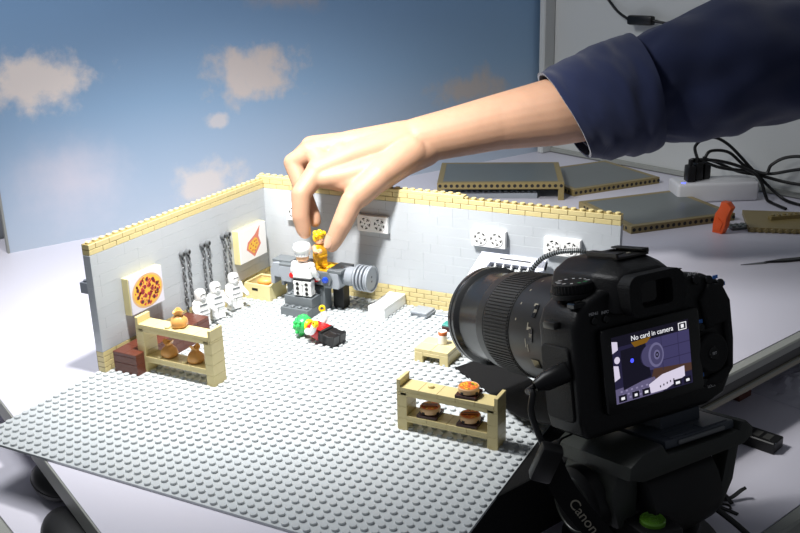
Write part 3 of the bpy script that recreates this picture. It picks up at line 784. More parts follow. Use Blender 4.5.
cabs = [
    ('black power cable with the highest arch above the power strip', [P1, (345, 525, 70), (362, 530, 82), (385, 540, 72), (420, 552, 35), (455, 548, 5), (480, 530, 0), (520, 515, 0), (600, 480, 0), (760, 410, 0)]),
    ('black power cable with the second highest arch, falling behind the strip', [P2, (364, 536, 62), (386, 545, 60), (410, 552, 40), (438, 556, 32), (480, 545, 44), (560, 512, 64), (700, 452, 74), (900, 365, 60)]),
    ('black power cable running low over the strip and dropping at its end', [P0, (345, 520, 52), (375, 532, 50), (405, 540, 42), (428, 540, 30), (440, 535, 6), (446, 530, 0), (470, 500, 0)]),
    ('black power cable crossing over the strip in a shallow sag', [P2 + Vector((2, 0, -1)), (372, 540, 46), (400, 548, 34), (430, 550, 30), (470, 545, 24), (540, 515, 28), (700, 448, 42), (900, 362, 30)]),
    ('black power cable looping up at the far end of the strip', [P1 + Vector((3, 0, -1)), (380, 535, 40), (415, 545, 36), (436, 548, 34), (442, 550, 46), (462, 550, 58), (500, 538, 62), (600, 495, 64), (860, 385, 50)]),
]
for l, pts in cabs:
    g = G(); g.tube(pts, 2.2, 8, 8); b = Vector(pts[0]); o = g.build('power_cable', 'cable', None, b); single(o, b, l, 'cable', 'cables at the power strip')
T = thing('cable_adapter', 'black inline adapter on a cable hung along the back wall', 'adapter', (228, 662, 224), TR)
g = G(); g.box((-22, -6, -7), (22, 6, 7), 3, None, 2); g.build('body', 'cable', T)
for s, pts in ((-1, [(-22, 0, 0), (-48, 4, 12), (-75, 8, 34), (-105, 10, 60), (-150, 10, 90)]), (1, [(22, 0, 0), (50, 2, -2), (78, 4, 8), (104, 6, 18), (160, 8, 60), (220, 10, 90)])):
    g = G(); g.tube(pts, 2.1, 8, 8); g.build('cord', 'cable', T)

# ================================================================== things on the lower side table
T = thing('slotted_bar', 'dark slotted bar lying on the lower table beside the tripod', 'bar', (500, -36, -60), R(-17))
g = G(); g.box((-38, -9, 0), (34, 9, 10), .8); g.build('rail', 'tripodblk', T)
g = G()
for i in range(7): g.box((-32 + 9 * i, -5, 10), (-26 + 9 * i, 5, 10.3))
g.build('slots', 'trimdark', T)
for k, (a, pts) in enumerate((('long black cable tie lying straight on the lower table', [(0, 0, 0), (14, -5, 1), (30, -9, 0)]), ('curled black cable tie on the lower table, end pointing up', [(14, 4, 0), (22, 8, 2), (28, 15, 6), (31, 17, 8)]), ('curved black cable tie on the lower table beside the curled one', [(4, 6, 0), (12, 10, 2), (17, 8, 4), (24, 2, 1)]), ('short black cable tie on the lower table nearest the tripod', [(-8, -4, 0), (2, -10, 1), (10, -14, 0)]))):
    g = G(); P = spline(pts, 5)
    for p, q in zip(P, P[1:]):
        d = (q - p); n = Vector((-d.y, d.x, 0)).normalized() * 1.6; u = Vector((0, 0, .9))
        g.face([p - n, q - n, q + n, p + n]); g.face([p - n + u, p + n + u, q + n + u, q - n + u]); g.face([p - n, p - n + u, q - n + u, q - n]); g.face([p + n, q + n, q + n + u, p + n + u])
    single(g.build('cable_tie', 'cable', None), (488, -146, -59.8), a, 'cable tie', 'black ties on the lower table')
T = thing('key_ring', 'two small linked black rings lying among the cable ties', 'ring', (505, -151, -60))
for d in ((-4, 0), (3, 1.5)): g = G(); g.torus((d[0], d[1], 1), 4, 4, .9, (0, 0, 1), 20); g.build('ring', 'cable', T)

def plastic():
    m = bpy.data.materials.new('clear plastic film'); m.use_nodes = True; nt = m.node_tree; b = nt.nodes['Principled BSDF']
    b.inputs['Base Color'].default_value = lin((225, 225, 235)); b.inputs['Roughness'].default_value = .12; b.inputs['Alpha'].default_value = .6
    return m
g = G(); n = 26; V = [[None] * n for _ in range(n)]
for i in range(n):
    for j in range(n):
        u, v = i / (n - 1), j / (n - 1); e = min(u, 1 - u, v, 1 - v) * 4; e = min(1, e)
        h = e * (7 + 9 * noise.noise((u * 5, v * 5, 1)) + 5 * noise.noise((u * 13, v * 13, 2)))
        V[i][j] = g.bm.verts.new((u * 84 - 42, v * 120 - 60, max(.4, h)))
for i in range(n - 1):
    for j in range(n - 1): g.bm.faces.new((V[i][j], V[i + 1][j], V[i + 1][j + 1], V[i][j + 1]))
bx, by, _ = tab(472, 306)
single(g.build('plastic_bag', plastic(), None, angle=20), (bx, by, -60), 'crumpled clear plastic bag on the lower table, half under the table edge', 'bag', None, TR)
bx, by, _ = tab(426, 230)
T = thing('small_box', 'small reddish brown box at the end of the clear bag', 'box', (bx, by, -60), TR)
g = G(); g.box((-13, -10, 0), (13, 10, 7), .8); g.build('carton', 'brown', T)
g = G(); g.box((-13.2, -3, 7), (13.2, 3, 7.3)); g.build('tape', 'lip', T)

# black cloth between the baseplate and the tripod, with a flap added as shade at the table edge
T = thing('black_cloth', 'flat black cloth by the baseplate corner, with an added flap standing for shade on the table edge below the camera', 'cloth', (0, 0, -2), TR)
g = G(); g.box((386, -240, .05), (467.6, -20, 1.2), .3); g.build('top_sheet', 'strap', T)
g = G(); g.box((467.4, -240, -46), (468.6, -20, 1.1), .3); g.build('shade_flap', 'strap', T)  # dark sheet standing for the shade on the table edge

# ================================================================== the camera
CO = Vector((464.10, -238.0, 88.86)); CE = Euler((1.359107, 0.01122, 0.975344)); CM = CE.to_matrix()
base = Vector((4, -41, -20)); cb = CO + CM @ base
CAM = thing('digital_camera', 'large black digital camera filming the toy room, screen lit, on the tripod', 'camera', cb, 0, rot=CE)
def cp(g, n, m, par=None, **k): return g.build(n, m, par or CAM, base, **k)
# body
g = G()
g.prism([(-50, -41), (50, -41), (64, -37), (71, -26), (73, -8), (73.5, 18), (72, 33), (66, 41), (54, 46.5), (30, 51), (-30, 50), (-42, 46), (-51, 40), (-55.5, 30), (-56, -28), (-54, -38)], 'z', -38, 0, 4, 4)
body = cp(g, 'body', 'cambody')
g = G(); g.prism([(36, -40), (58, -38), (70, -26), (72, -4), (72, 18), (68, 36), (54, 42), (38, 40)], 'z', -66, -40, 7, 4); cp(g, 'grip', 'camrub')
g = G(); g.prism([(44, -26), (60, -30), (71, -20), (73, 0), (72.5, 26), (66, 38), (54, 40), (46, 30), (50, 10), (66, 12), (66, -18), (50, -22)], 'z', -2, 3, 2, 3)
cp(g, 'thumb_rest', 'camrub')
# prism hump
g = G(); bm = g.bm
for (z, pts) in ():
    pass
secs = [(-66, [(-22, 44), (-16, 56), (-8, 60), (10, 60), (18, 56), (24, 44)]), (-54, [(-33, 40), (-27, 59), (-14, 65.5), (14, 65.5), (26, 59), (34, 40)]), (-12, [(-36, 40), (-28, 59), (-14, 66), (14, 66), (27, 59), (36, 40)]), (2, [(-28, 34), (-23, 57), (-13, 61), (12, 61), (21, 57), (27, 34)]), (6, [(-25, 34), (-20, 56), (-11, 59), (11, 59), (19, 56), (24, 34)])]
rings = [[bm.verts.new((x, y, z)) for x, y in p] for z, p in secs]
for A, B in zip(rings, rings[1:]):
    for i in range(6): bm.faces.new((A[i], A[(i + 1) % 6], B[(i + 1) % 6], B[i]))
bm.faces.new(rings[0][::-1]); bm.faces.new(rings[-1])
bmesh.ops.recalc_face_normals(bm, faces=bm.faces)
bmesh.ops.bevel(bm, geom=[e for e in bm.edges], offset=2.2, segments=3, affect='EDGES', profile=.5)
cp(g, 'prism_hump', 'cambody')
# eyecup: a rounded frame with a dark window
def rrect(x0, y0, x1, y1, r, k=5):
    o = []
    for cx, cy, a0 in ((x1 - r, y1 - r, 0), (x0 + r, y1 - r, 90), (x0 + r, y0 + r, 180), (x1 - r, y0 + r, 270)):
        for i in range(k + 1): a = R(a0 + 90 * i / k); o.append((cx + r * math.cos(a), cy + r * math.sin(a)))
    return o
def rframe(g, out, inn, z0, z1):
    n = len(out); A = [g.bm.verts.new((x, y, z0)) for x, y in out]; B = [g.bm.verts.new((x, y, z1)) for x, y in out]
    Ci = [g.bm.verts.new((x, y, z1 - .6)) for x, y in inn]; D = [g.bm.verts.new((x, y, z0)) for x, y in inn]
    for i in range(n):
        j = (i + 1) % n
        for p, q in ((A, B), (B, Ci), (Ci, D)): g.bm.faces.new((p[i], p[j], q[j], q[i]))
g = G(); rframe(g, rrect(-23, 32, 22, 58, 8), rrect(-13, 37, 12, 53, 3), 3, 15); eye = cp(g, 'eyecup', 'camrub', angle=50)
g = G(); g.face([(x, y, 7) for x, y in rrect(-14, 36, 13, 54, 3)]); cp(g, 'eyepiece_window', 'glass', eye)
# hot shoe
g = G(); g.box((-11, 65.4, -38), (15, 66.8, -8), .2); g.box((-11.5, 66.8, -38), (-9.5, 69, -8), .2); g.box((13.5, 66.8, -38), (15.5, 69, -8), .2)
g.box((-11.5, 68.6, -38), (-5.5, 69.6, -8), .2); g.box((9.5, 68.6, -38), (15.5, 69.6, -8), .2); g.box((-8, 66.8, -38), (12, 68, -34), .2)
g.m = 1
for x, z in ((2, -24), (-3, -18), (7, -18)): g.cyl((x, 66.8, z), 1.5, .3, (0, 1, 0), 12)
cp(g, 'hot_shoe', ['shoe', 'lip'])
# mode dial
g = G(); g.lathe([(13.4, 0), (13.8, .6), (13.8, 3)], (-38, 46, -20), (0, 1, 0), 40); g.lathe([(12.2, 0), (12.6, .6), (12.6, 6), (11.8, 6.8), (0.1, 6.9)], (-38, 49, -20), (0, 1, 0), 48)
for i in range(36):
    a = 2 * PI * i / 36; p = Vector((-38 + 12.5 * math.cos(a), 49, -20 + 12.5 * math.sin(a))); g.box((-.35, .8, -.4), (.35, 5.8, .4), 0, Matrix.Translation(p))
dial = cp(g, 'mode_dial', 'camrub')
g = G()
for i in range(12):
    a = 2 * PI * i / 12 + .2; g.m = 1 if i in (2, 3) else 0
    mt = Matrix.Translation((-38 + 9.4 * math.cos(a), 55.95, -20 + 9.4 * math.sin(a))) @ Matrix.Rotation(-a, 4, 'Y'); g.box((-1.3, 0, -.8), (1.3, .12, .8), 0, mt)
cp(g, 'dial_marks', ['mark', 'markgreen'], dial)
g = G(); g.box((-52, 41.6, -10), (-40, 45.4, -2), .8); g.m = 1; g.box((-48, 45.4, -7), (-44, 45.8, -5)); cp(g, 'power_switch', ['camgloss', 'shoe'])
# top plate dials on the grip side
g = G(); g.lathe([(7, 0), (7.5, .5), (7.5, 3.5), (6.8, 4)], (50, 42, -54), (0, 1, .2), 28); cp(g, 'main_dial', 'camrub')
g = G(); g.cyl((24, 50.6, -16), 5, 2.4, (0, 1, 0), 22, .6); cp(g, 'top_button', 'camgloss')
g = G(); g.lathe([(4.6, 0), (4.8, .5), (4.4, 2.2), (.1, 2.6)], (56, 44, -48), (0, .9, -.4), 22); cp(g, 'shutter_button', 'camgloss')
g = G(); g.box((32, 48.6, -38), (52, 49.4, -18), .6); cp(g, 'top_display', 'glass')
# rear screen
g = G(); g.prism(rrect(-39.5, -27.5, 41.5, 27.2, 3.5), 'z', 0, 4.6, .8, 2); scr = cp(g, 'screen_panel', 'camgloss')
ld = dict(bg=glow('screen dusk', (36, 33, 60), 1), wall=glow('screen wall', (62, 58, 96), 1), line=glow('screen joint', (46, 42, 74), 1), dark=glow('screen dark', (20, 18, 32), 1),
          ring=glow('screen ring', (104, 100, 136), 1), ring2=glow('screen ring inner', (70, 66, 100), 1), pale=glow('screen pale', (214, 206, 226), 1), brown=glow('screen brown', (74, 52, 44), 1),
          stud=glow('screen studs', (138, 130, 164), 1), floor=glow('screen floor', (96, 90, 122), 1), blue=glow('screen blue', (70, 80, 255), 1.6), white=glow('screen white', (240, 240, 245), 1), amber=glow('screen amber', (120, 84, 20), 1))
keys = list(ld)
g = G()
def U(u, v, k): return (-31.75 + 63.5 * u, 21.15 - 42.3 * v, 4.66 + .02 * k)
def poly(key, pts, k): g.m = keys.index(key); g.face([U(u, v, k) for u, v in pts][::-1])
def rect(key, a, b, c, d, k): poly(key, [(a, b), (c, b), (c, d), (a, d)], k)
def circ(key, u, v, r, k, sx=1): poly(key, [(u + r * sx * math.cos(t * PI / 14), v + 1.5 * r * math.sin(t * PI / 14)) for t in range(28)], k)
rect('bg', 0, 0, 1, 1, 0)
poly('wall', [(.42, .16), (1, .16), (1, .72), (.42, .62)], 1)
for u in (.62, .84): rect('line', u, .16, u + .008, .68, 2)
for v in (.33, .52): rect('line', .42, v, 1, v + .012, 2)
poly('dark', [(.0, 0), (1, 0), (1, .16), (.0, .16)], 1)
poly('brown', [(.5, .62), (1, .68), (1, .8), (.45, .8)], 2)
poly('floor', [(0, .78), (.5, .74), (.6, 1), (0, 1)], 2)
for i in range(7):
    for j in range(3): rect('stud', .06 + i * .065 + .02 * j, .82 + j * .055, .085 + i * .065 + .02 * j, .845 + j * .055, 3)
poly('dark', [(.1, .22), (.42, .2), (.46, .72), (.1, .82)], 3)
poly('amber', [(.24, .14), (.5, .12), (.44, .2), (.28, .22)], 4)
circ('ring2', .47, .41, .115, 4); circ('line', .44, .41, .10, 3); circ('ring', .545, .42, .125, 5, .8); circ('ring2', .55, .42, .10, 6, .78); circ('ring', .555, .42, .05, 7, .8); circ('dark', .557, .42, .028, 8, .8); circ('ring', .557, .42, .012, 9)
circ('blue', .235, .41, .022, 6)
poly('pale', [(0, .06), (.07, .08), (.07, .2), (0, .24)], 4); poly('pale', [(0, .42), (.06, .44), (.07, .62), (0, .66)], 4); circ('pale', .05, .35, .035, 4)
poly('pale', [(.42, .84), (.6, .74), (.9, .7), (.9, .86), (.64, .98), (.44, .98)], 5)
for i in range(5): rect('dark', .56 + i * .045, .9 - i * .012, .575 + i * .045, .93 - i * .012, 6)
for a, b in ((.03, .13), (.20, .29), (.33, .43), (.74, .85), (.88, .98)):
    rect('dark', a, .88, b, .985, 7); rect('white', a + .03, .915, b - .025, .955, 8)
rect('white', .86, .03, .97, .145, 7); rect('dark', .87, .042, .96, .133, 8); rect('white', .895, .06, .935, .115, 9)
cp(g, 'screen_picture', [ld[k] for k in keys], scr, angle=1)
def CT(x, y, z, ry=0): return Matrix.Translation(Vector((x, y, z)) - base) @ Matrix.Rotation(R(ry), 4, 'Z')
text('screen_message', 'No card in camera', 4.6, ld['white'], scr, CT(1, 17.6, 4.9))
# rear controls
g = G(); g.lathe([(13, 0), (13.4, .6), (13.2, 3), (12, 3.8), (9, 3.4)], (52, -6, 1), (0, 0, 1), 48)
for i in range(40): a = 2 * PI * i / 40; g.box((-.4, -.6, 1), (.4, .6, 4.4), 0, Matrix.Translation((52 + 12.4 * math.cos(a), -6 + 12.4 * math.sin(a), 0)) @ Matrix.Rotation(a - PI / 2, 4, 'Z'))
wheel = cp(g, 'control_wheel', 'camrub')
g = G(); g.cyl((52, -6, 3), 4.4, 2.2, seg=24, bev=.5); cp(g, 'set_button', 'camgloss', wheel)
text('set_mark', 'SET', 2.4, 'mark', wheel, CT(52, -6, 5.3))
for n, x, y, r in (('af_button', 45, 44, 3.2), ('quick_button', 46, 12, 3), ('delete_button', 46, -25, 3), ('menu_button', -40, 33, 2.6), ('info_button', -31, 32.5, 2.6), ('star_button', 56, 42, 3), ('point_button', 66, 38, 3), ('live_button', 33, 35, 3.2)):
    g = G(); g.lathe([(r, 0), (r, 1.4), (r - .6, 2)], (x, y, 0), (0, 0, 1), 20); cp(g, n, 'camgloss')
for body_, x, y, sz, m in (('MENU', -40, 37.4, 2.6, 'mark'), ('INFO', -31, 36.8, 2.6, 'mark'), ('AF-ON', 43, 48.2, 3.0, 'mark'), ('START', 30.5, 39.5, 2.0, 'mark'), ('STOP', 30.5, 37.3, 2.0, 'mark'), ('Q', 40.5, 15.4, 3.4, 'mark'), ('LOCK', 52, -29, 2.6, 'mark')):
    text('button_print', body_, sz, m, CAM, CT(x, y, .4 if y < 40 else .3))
g = G(); g.box((44.6, 14.6, .2), (48.2, 17.2, .5)); g.box((42.5, -21, .2), (46, -18.4, .5)); g.box((60, 45.2 - 3.5, .2), (64.5, 44, .5)); g.box((68, 36, .2), (70.5, 38.5, .5)); cp(g, 'blue_symbols', 'markblue')
# lens
LA = (-7, 11); LX = (0, 0, -1)
g = G(); g.lathe([(34, 0), (35.5, 1), (35.5, 8), (33.5, 9)], (*LA, -37), LX, 56); cp(g, 'lens_mount', 'lensmat')
g = G(); g.lathe([(34.5, 0), (36.4, 2), (37.2, 26), (37.2, 46)], (*LA, -45), LX, 64)
lens = cp(g, 'lens_barrel', 'lensmat')
g = G(); g.lathe([(36.4, 0), (37.6, .8), (37.6, 33), (36.6, 34)], (*LA, -90), LX, 96)
for i in range(96): a = 2 * PI * i / 96; g.box((-.55, -.6, -122), (.55, .45, -92), 0, Matrix.Translation((LA[0] + 37.8 * math.cos(a), LA[1] + 37.8 * math.sin(a), 0)) @ Matrix.Rotation(a - PI / 2, 4, 'Z'))
cp(g, 'zoom_ring', 'lensring', lens)
g = G(); g.lathe([(36.6, 0), (37.2, .6), (37.2, 9), (35.6, 10)], (*LA, -124), LX, 72); cp(g, 'focus_ring', 'lensmat', lens)
g = G(); g.lathe([(35, 0), (34.6, 18), (35.4, 26), (37.8, 28), (38.6, 29), (38.6, 31), (38.0, 31.5), (38.0, 33.5), (38.6, 34), (38.6, 37), (36.5, 37.6), (35.8, 30), (33, 24)], (*LA, -134), LX, 80, cap=False); cp(g, 'lens_hood', 'hood', lens)
g = G(); g.lathe([(33.4, 0), (33, 1), (24, 4), (.1, 6)], (*LA, -158), LX, 48); cp(g, 'front_glass', 'glass', lens)
g = G()
def lmark(ang, z, w, l, m=0):
    a = R(ang); g.m = m; g.box((-w / 2, -.3, -l / 2), (w / 2, .15, l / 2), 0, Matrix.Translation((LA[0] + 37.2 * math.cos(a), LA[1] + 37.2 * math.sin(a), z)) @ Matrix.Rotation(a - PI / 2, 4, 'Z'))
for an in (104, 122, 140, 158): lmark(an, -83, 1.6, 1.0)
for an in (146, 172): lmark(an, -64, 9, 4, 1); lmark(an, -64, 2.4, 3, 0); lmark(an - 7, -66, 2, 4)
lmark(163, -68, 5, .9); lmark(181, -70, 6, .9); lmark(186, -68, 5, .9); lmark(204, -64, 7, 8, 1)
cp(g, 'lens_marks', ['lip', 'camgloss'], lens)
# left side: port cover, plug
g = G(); g.prism(rrect(-34, -30, -6, 18, 4), 'x', -57.4, -55, .6, 1, Matrix(((1, 0, 0, 0), (0, 0, 1, 0), (0, 1, 0, 0), (0, 0, 0, 1)))); cp(g, 'port_cover', 'camrub')
g = G(); g.box((-60, 29, -26), (-54, 34, -14), 1.5, None, 2); cp(g, 'strap_lug', 'shoe')

# release cable and its inline box (hang from the camera's side)
T = thing('release_cable', 'black plug and cord running from the camera side to a small inline box', 'cable', (418, -306, 40))
o3 = (418, -306, 40)
def cs(x, y, z): v = CO + CM @ Vector((x, y, z)); return (v.x, v.y, v.z)
ca, cb_ = cs(-56, 3, -10), cs(-76, -3, -17)
g = G(); d = Vector(cb_) - Vector(ca); g.lathe([(6, 0), (6.6, 1), (6, d.length * .7), (3.4, d.length)], ca, d, 20); g.build('plug', 'cable', T, o3)
g = G(); g.tube([cb_, tuple(Vector(cb_) + Vector((-5, 1, -5))), (408, -296, 80), (409, -301, 70), (414, -304, 60), (419, -306, 52)], 2, 10, 8); g.build('cord', 'cable', T, o3)
g = G(); mt = Matrix.Translation((423, -312, 44)) @ Matrix.Rotation(R(20), 4, 'Y') @ Matrix.Rotation(R(28), 4, 'Z'); g.box((-7, -5, -13), (7, 5, 13), 2.5, mt, 2); g.build('inline_box', 'cable', T, o3)

# neck strap: one wide ribbon on the plate, also standing for shade there, one hanging by the tripod
def ribbon(g, pts, w, side, t=1.2, n=8):
    P = spline(pts, n); sd = [Vector(side)] * len(P) if not isinstance(side, list) else [Vector(side[i * (len(side) - 1) // (len(P) - 1)]) for i in range(len(P))]
    rows = []
    for i, p in enumerate(P):
        d = (P[min(i + 1, len(P) - 1)] - P[max(i - 1, 0)]).normalized(); s_ = (sd[i] - d * sd[i].dot(d)).normalized() * w / 2; nn = d.cross(s_).normalized() * t / 2
        rows.append([g.bm.verts.new(q) for q in (p - s_ - nn, p + s_ - nn, p + s_ + nn, p - s_ + nn)])
    for A, B in zip(rows, rows[1:]):
        for i in range(4): j = (i + 1) % 4; g.bm.faces.new((A[i], A[j], B[j], B[i]))
    g.bm.faces.new(rows[0][::-1]); g.bm.faces.new(rows[-1])
    bmesh.ops.recalc_face_normals(g.bm, faces=g.bm.faces); return P
T = thing('camera_strap', 'black camera neck strap drooping over the baseplate, where it also stands for shade, and down past the tripod', 'strap', (400, -200, 2))
o3 = (400, -200, 2)
lug = cs(-67, 29, -28)
g = G(); ribbon(g, [(290, -112, 3.2), (318, -132, 3.4), (344, -152, 4), (372, -180, 8), (402, -208, 22), (432, -228, 37)], 38, (.62, .78, .1)); g.build('webbing', 'strap', T, o3)  # strap merged with the shade on the plate, both in one dark ribbon
sp = [cs(-50, -46, -30), (420, -300, 46), (429, -303, 27), (441, -304, 12), (456, -303, -4), (476, -306, -26), (490, -312, -56)]
sdir = Vector((.78, .45, .42))
g = G(); ribbon(g, sp, 15, sdir); g.build('webbing', 'strap', T, o3)
d = (Vector((454, -303, -2)) - Vector((432, -303, 23))).normalized(); s_ = (sdir - d * sdir.dot(d)).normalized(); nn = d.cross(s_).normalized()
viewdir = Vector((150, -500, 320))
if nn.dot(viewdir) < 0: nn = -nn
yv = nn.cross(d)
rot = Matrix((d, yv, nn)).transposed().to_4x4()
text('strap_lettering', 'Canon', 9, 'lip', T, Matrix.Translation(Vector((445, -303.5, 7.6)) + nn * 1.3 - Vector(o3)) @ rot, .2)

# ================================================================== tripod head under the camera
tb = CO + CM @ Vector((12, -41, -20)); TBASE = Vector((tb.x + 2, tb.y - 2, -60))
HEADING = math.atan2(CM[1][0], CM[0][0])        # the camera's own right-hand direction on the table
T = thing('tripod_head', 'charcoal video tripod head with a green bubble level under the camera', 'tripod', TBASE, HEADING)
TM = Matrix.Translation(TBASE) @ Matrix.Rotation(HEADING, 4, 'Z'); TI = TM.inverted()
c2t = TI @ Matrix.Translation(CO) @ CM.to_4x4()     # camera-local to tripod-local
def tp(g, n, m, par=None, mtx=None, **k):
    if mtx is not None:
        for v in g.bm.verts: v.co = mtx @ v.co
    return g.build(n, m, par or T, **k)
g = G(); g.box((-4, -56, -62), (56, -50, 14), 1.5, None, 2); g.box((10, -50.2, -56), (44, -41.2, -4), .6); g.box((2, -50.2, 3), (24, -49.4, 12), .3); g.box((30, -50.2, 3), (52, -49.4, 12), .3)
qr = tp(g, 'quick_release_plate', 'qr', None, c2t)
g = G(); g.box((6, -54.5, 14), (46, -51.5, 16), .8); tp(g, 'clamp_lever', 'metal', qr, c2t)
g = G(); g.prism([(-36, -58), (-26, -52), (-9, -50), (-5, -57), (57, -57), (60, -52), (64, -52), (69, -57), (68, -63), (60, -67), (-26, -70), (-38, -66)], 'z', -58, 18, 2, 2); tp(g, 'platform', 'tripod', None, c2t)
g = G(); g.prism([(56, -64), (67, -60), (56, -92), (44, -108), (36, -106), (46, -90)], 'z', -4, 10, 2, 2); tp(g, 'side_arm', 'tripod', None, c2t)
g = G(); g.prism([(-34, -60), (-20, -62), (-22, -80), (-26, -100), (-40, -100), (-44, -80)], 'z', -46, 6, 2, 2); tp(g, 'side_arm', 'tripod', None, c2t)
g = G(); g.lathe([(26, 0), (30, 2), (31, 20), (31, 44), (29, 60), (25, 62)], (-20, -92, -14), (1, 0, 0), 48); tp(g, 'tilt_drum', 'tripodblk', None, c2t)
g = G(); g.lathe([(20, 0), (24, 2), (24, 10), (20, 13), (8, 14), (.1, 14)], (-40, -88, -22), (-1, 0, 0), 40); tp(g, 'tilt_knob', 'tripodblk', None, c2t)
g = G(); g.torus((-53, -88, -22), 18, 18, 1, (-1, 0, 0), 36); tp(g, 'knob_ring', 'tripod', None, c2t)
g = G(); g.lathe([(52, 0), (54, 2), (54, 8), (46, 12), (40, 14), (38, 26), (30, 30)], (0, 0, 0), seg=56); tp(g, 'pan_base', 'tripodblk')
g = G(); g.box((-48, -59, 10), (-20, -31, 58), 3, None, 2); lv = tp(g, 'level_mount', 'tripodblk')
LV = (-34, -45, 58)
g = G(); g.lathe([(8, 0), (8, 2), (7.2, 3), (6.4, 2.4)], LV, seg=30); g.m = 1; g.cyl((LV[0], LV[1], LV[2] + .3), 6.6, 2, seg=28); g.m = 0; g.torus((LV[0], LV[1], LV[2] + 2.5), 2.6, 2.6, .4, (0, 0, 1), 22); g.torus((LV[0], LV[1], LV[2] + 2.5), 4.8, 4.8, .3, (0, 0, 1), 24)
tp(g, 'bubble_level', ['levelring', 'level'], lv)
g = G(); g.tube([(34, -20, 40), (52, -34, 22), (64, -48, 8), (76, -62, 2.2)], 2.2, 8, 6); tp(g, 'tether', 'cable')

# ================================================================== the reaching arm
def capsules(bones, name, m, parent, off, vox=1.3, smooth=10):
    g = G()
    for p0, r0, p1, r1 in bones: g.cone2(p0, r0, p1, r1)
    o = g.build(name, m, None, off)
    rm = o.modifiers.new('r', 'REMESH'); rm.mode = 'VOXEL'; rm.voxel_size = vox * S
    sm = o.modifiers.new('s', 'SMOOTH'); sm.iterations = smooth; sm.factor = .5
    me = bpy.data.meshes.new_from_object(o.evaluated_get(bpy.context.evaluated_depsgraph_get()))
    o.modifiers.clear(); old = o.data; o.data = me; bpy.data.meshes.remove(old)
    me.name = name; me.polygons.foreach_set('use_smooth', [True] * len(me.polygons))
    if not me.materials: me.materials.append(M[m])
    o.parent = parent; return o
AO = Vector((335, 157, 189))
PERSON = thing('person', 'person reaching in with a bare hand, dark blue sleeve rolled to the forearm', 'person', AO)
def seg(*chain):
    return [(chain[i][0], chain[i][1], chain[i + 1][0], chain[i + 1][1]) for i in range(len(chain) - 1)]
B = []
# forearm
B += seg(((420, 200, 205), 40), ((335, 157, 189), 37), ((279, 120, 178.5), 34), ((232, 90, 171), 28), ((190, 58, 162), 24.5), ((166, 40, 157), 23))
# palm: metacarpals
B += seg(((168, 42, 159), 20), ((150, 22, 155), 18), ((120, -8, 148), 14.5), ((94, -36, 137), 11.8))
B += seg(((168, 44, 160), 19), ((150, 30, 160), 17), ((110, 2, 157), 13.5), ((77, -21, 151), 11))
B += seg(((170, 50, 158), 18), ((140, 34, 158), 15), ((104, 12, 155.5), 12), ((70, -8, 153.5), 10.8))
B += seg(((174, 56, 152), 17), ((140, 44, 150), 14), ((104, 26, 148), 11), ((69, 9, 148), 9.8))
# thenar and thumb
B += seg(((172, 38, 150), 19), ((161, 11, 143), 17), ((142, -24, 123.5), 13.2), ((132, -38, 110.5), 11.2), ((127, -50, 91), 10.0), ((121, -55.5, 76), 8.4), ((118.5, -57, 70.5), 7))
B += seg(((152, 0, 138), 15), ((122, -24, 132), 12), ((103, -38, 130), 9.5))
B += seg(((166, 22, 149), 18), ((152, -17, 132.5), 13.5), ((137, -32, 116), 12.5))
B += seg(((98, -30, 140), 11.5), ((82, -20, 150), 10.8), ((74, -8, 151), 10.5))
B += seg(((110, -14, 148), 13), ((96, -4, 152), 12))
B += seg(((134, -22, 124), 12), ((114, -30, 127), 10), ((98, -38, 131), 9.5))
# index
B += seg(((94, -36, 137), 11), ((86.5, -56, 118), 9.7), ((87.5, -60.5, 97), 8.6), ((89.5, -60, 84), 7.4), ((90.5, -59.5, 80.5), 6.2))
# middle
B += seg(((77, -21, 151), 10.4), ((61, -29, 141), 9.4), ((77, -37, 113), 8.0), ((90, -42, 92), 7.0), ((92, -43, 87.5), 6))
# ring, little: curled above the wall
B += seg(((70, -8, 153.5), 9.8), ((56, -10, 142), 8.8), ((74, -14, 130.5), 7.6), ((86, -9, 131), 6.6))
B += seg(((69, 9, 148), 9), ((58, 8, 139), 7.8), ((72, 4, 130), 6.6), ((82, 8, 131), 6))
body = capsules(B, 'arm', 'skin', PERSON, AO)
def nail(c, nrm, up, w, l):
    g = G(); nrm = Vector(nrm).normalized(); up = Vector(up); up = (up - nrm * up.dot(nrm)).normalized(); sd = up.cross(nrm)
    n, m = 7, 7; V = [[None] * m for _ in range(n)]
    for i in range(n):
        for j in range(m):
            u = i / (n - 1) * 2 - 1; v = j / (m - 1) * 2 - 1; k = math.sqrt(max(0, 1 - .55 * v * v)) if v > 0 else 1
            V[i][j] = g.bm.verts.new(Vector(c) + sd * u * w * k + up * v * l - nrm * (u * u * w * .42 + max(0, -v) * .2))
    for i in range(n - 1):
        for j in range(m - 1): g.bm.faces.new((V[i][j], V[i + 1][j], V[i + 1][j + 1], V[i][j + 1]))
    bmesh.ops.recalc_face_normals(g.bm, faces=g.bm.faces); return g.build('nail', 'nail', body, AO, 80)
nail((117.3, -64.0, 76.2), (-.25, -1, .25), (-.35, -.25, -1), 5.0, 6.2)

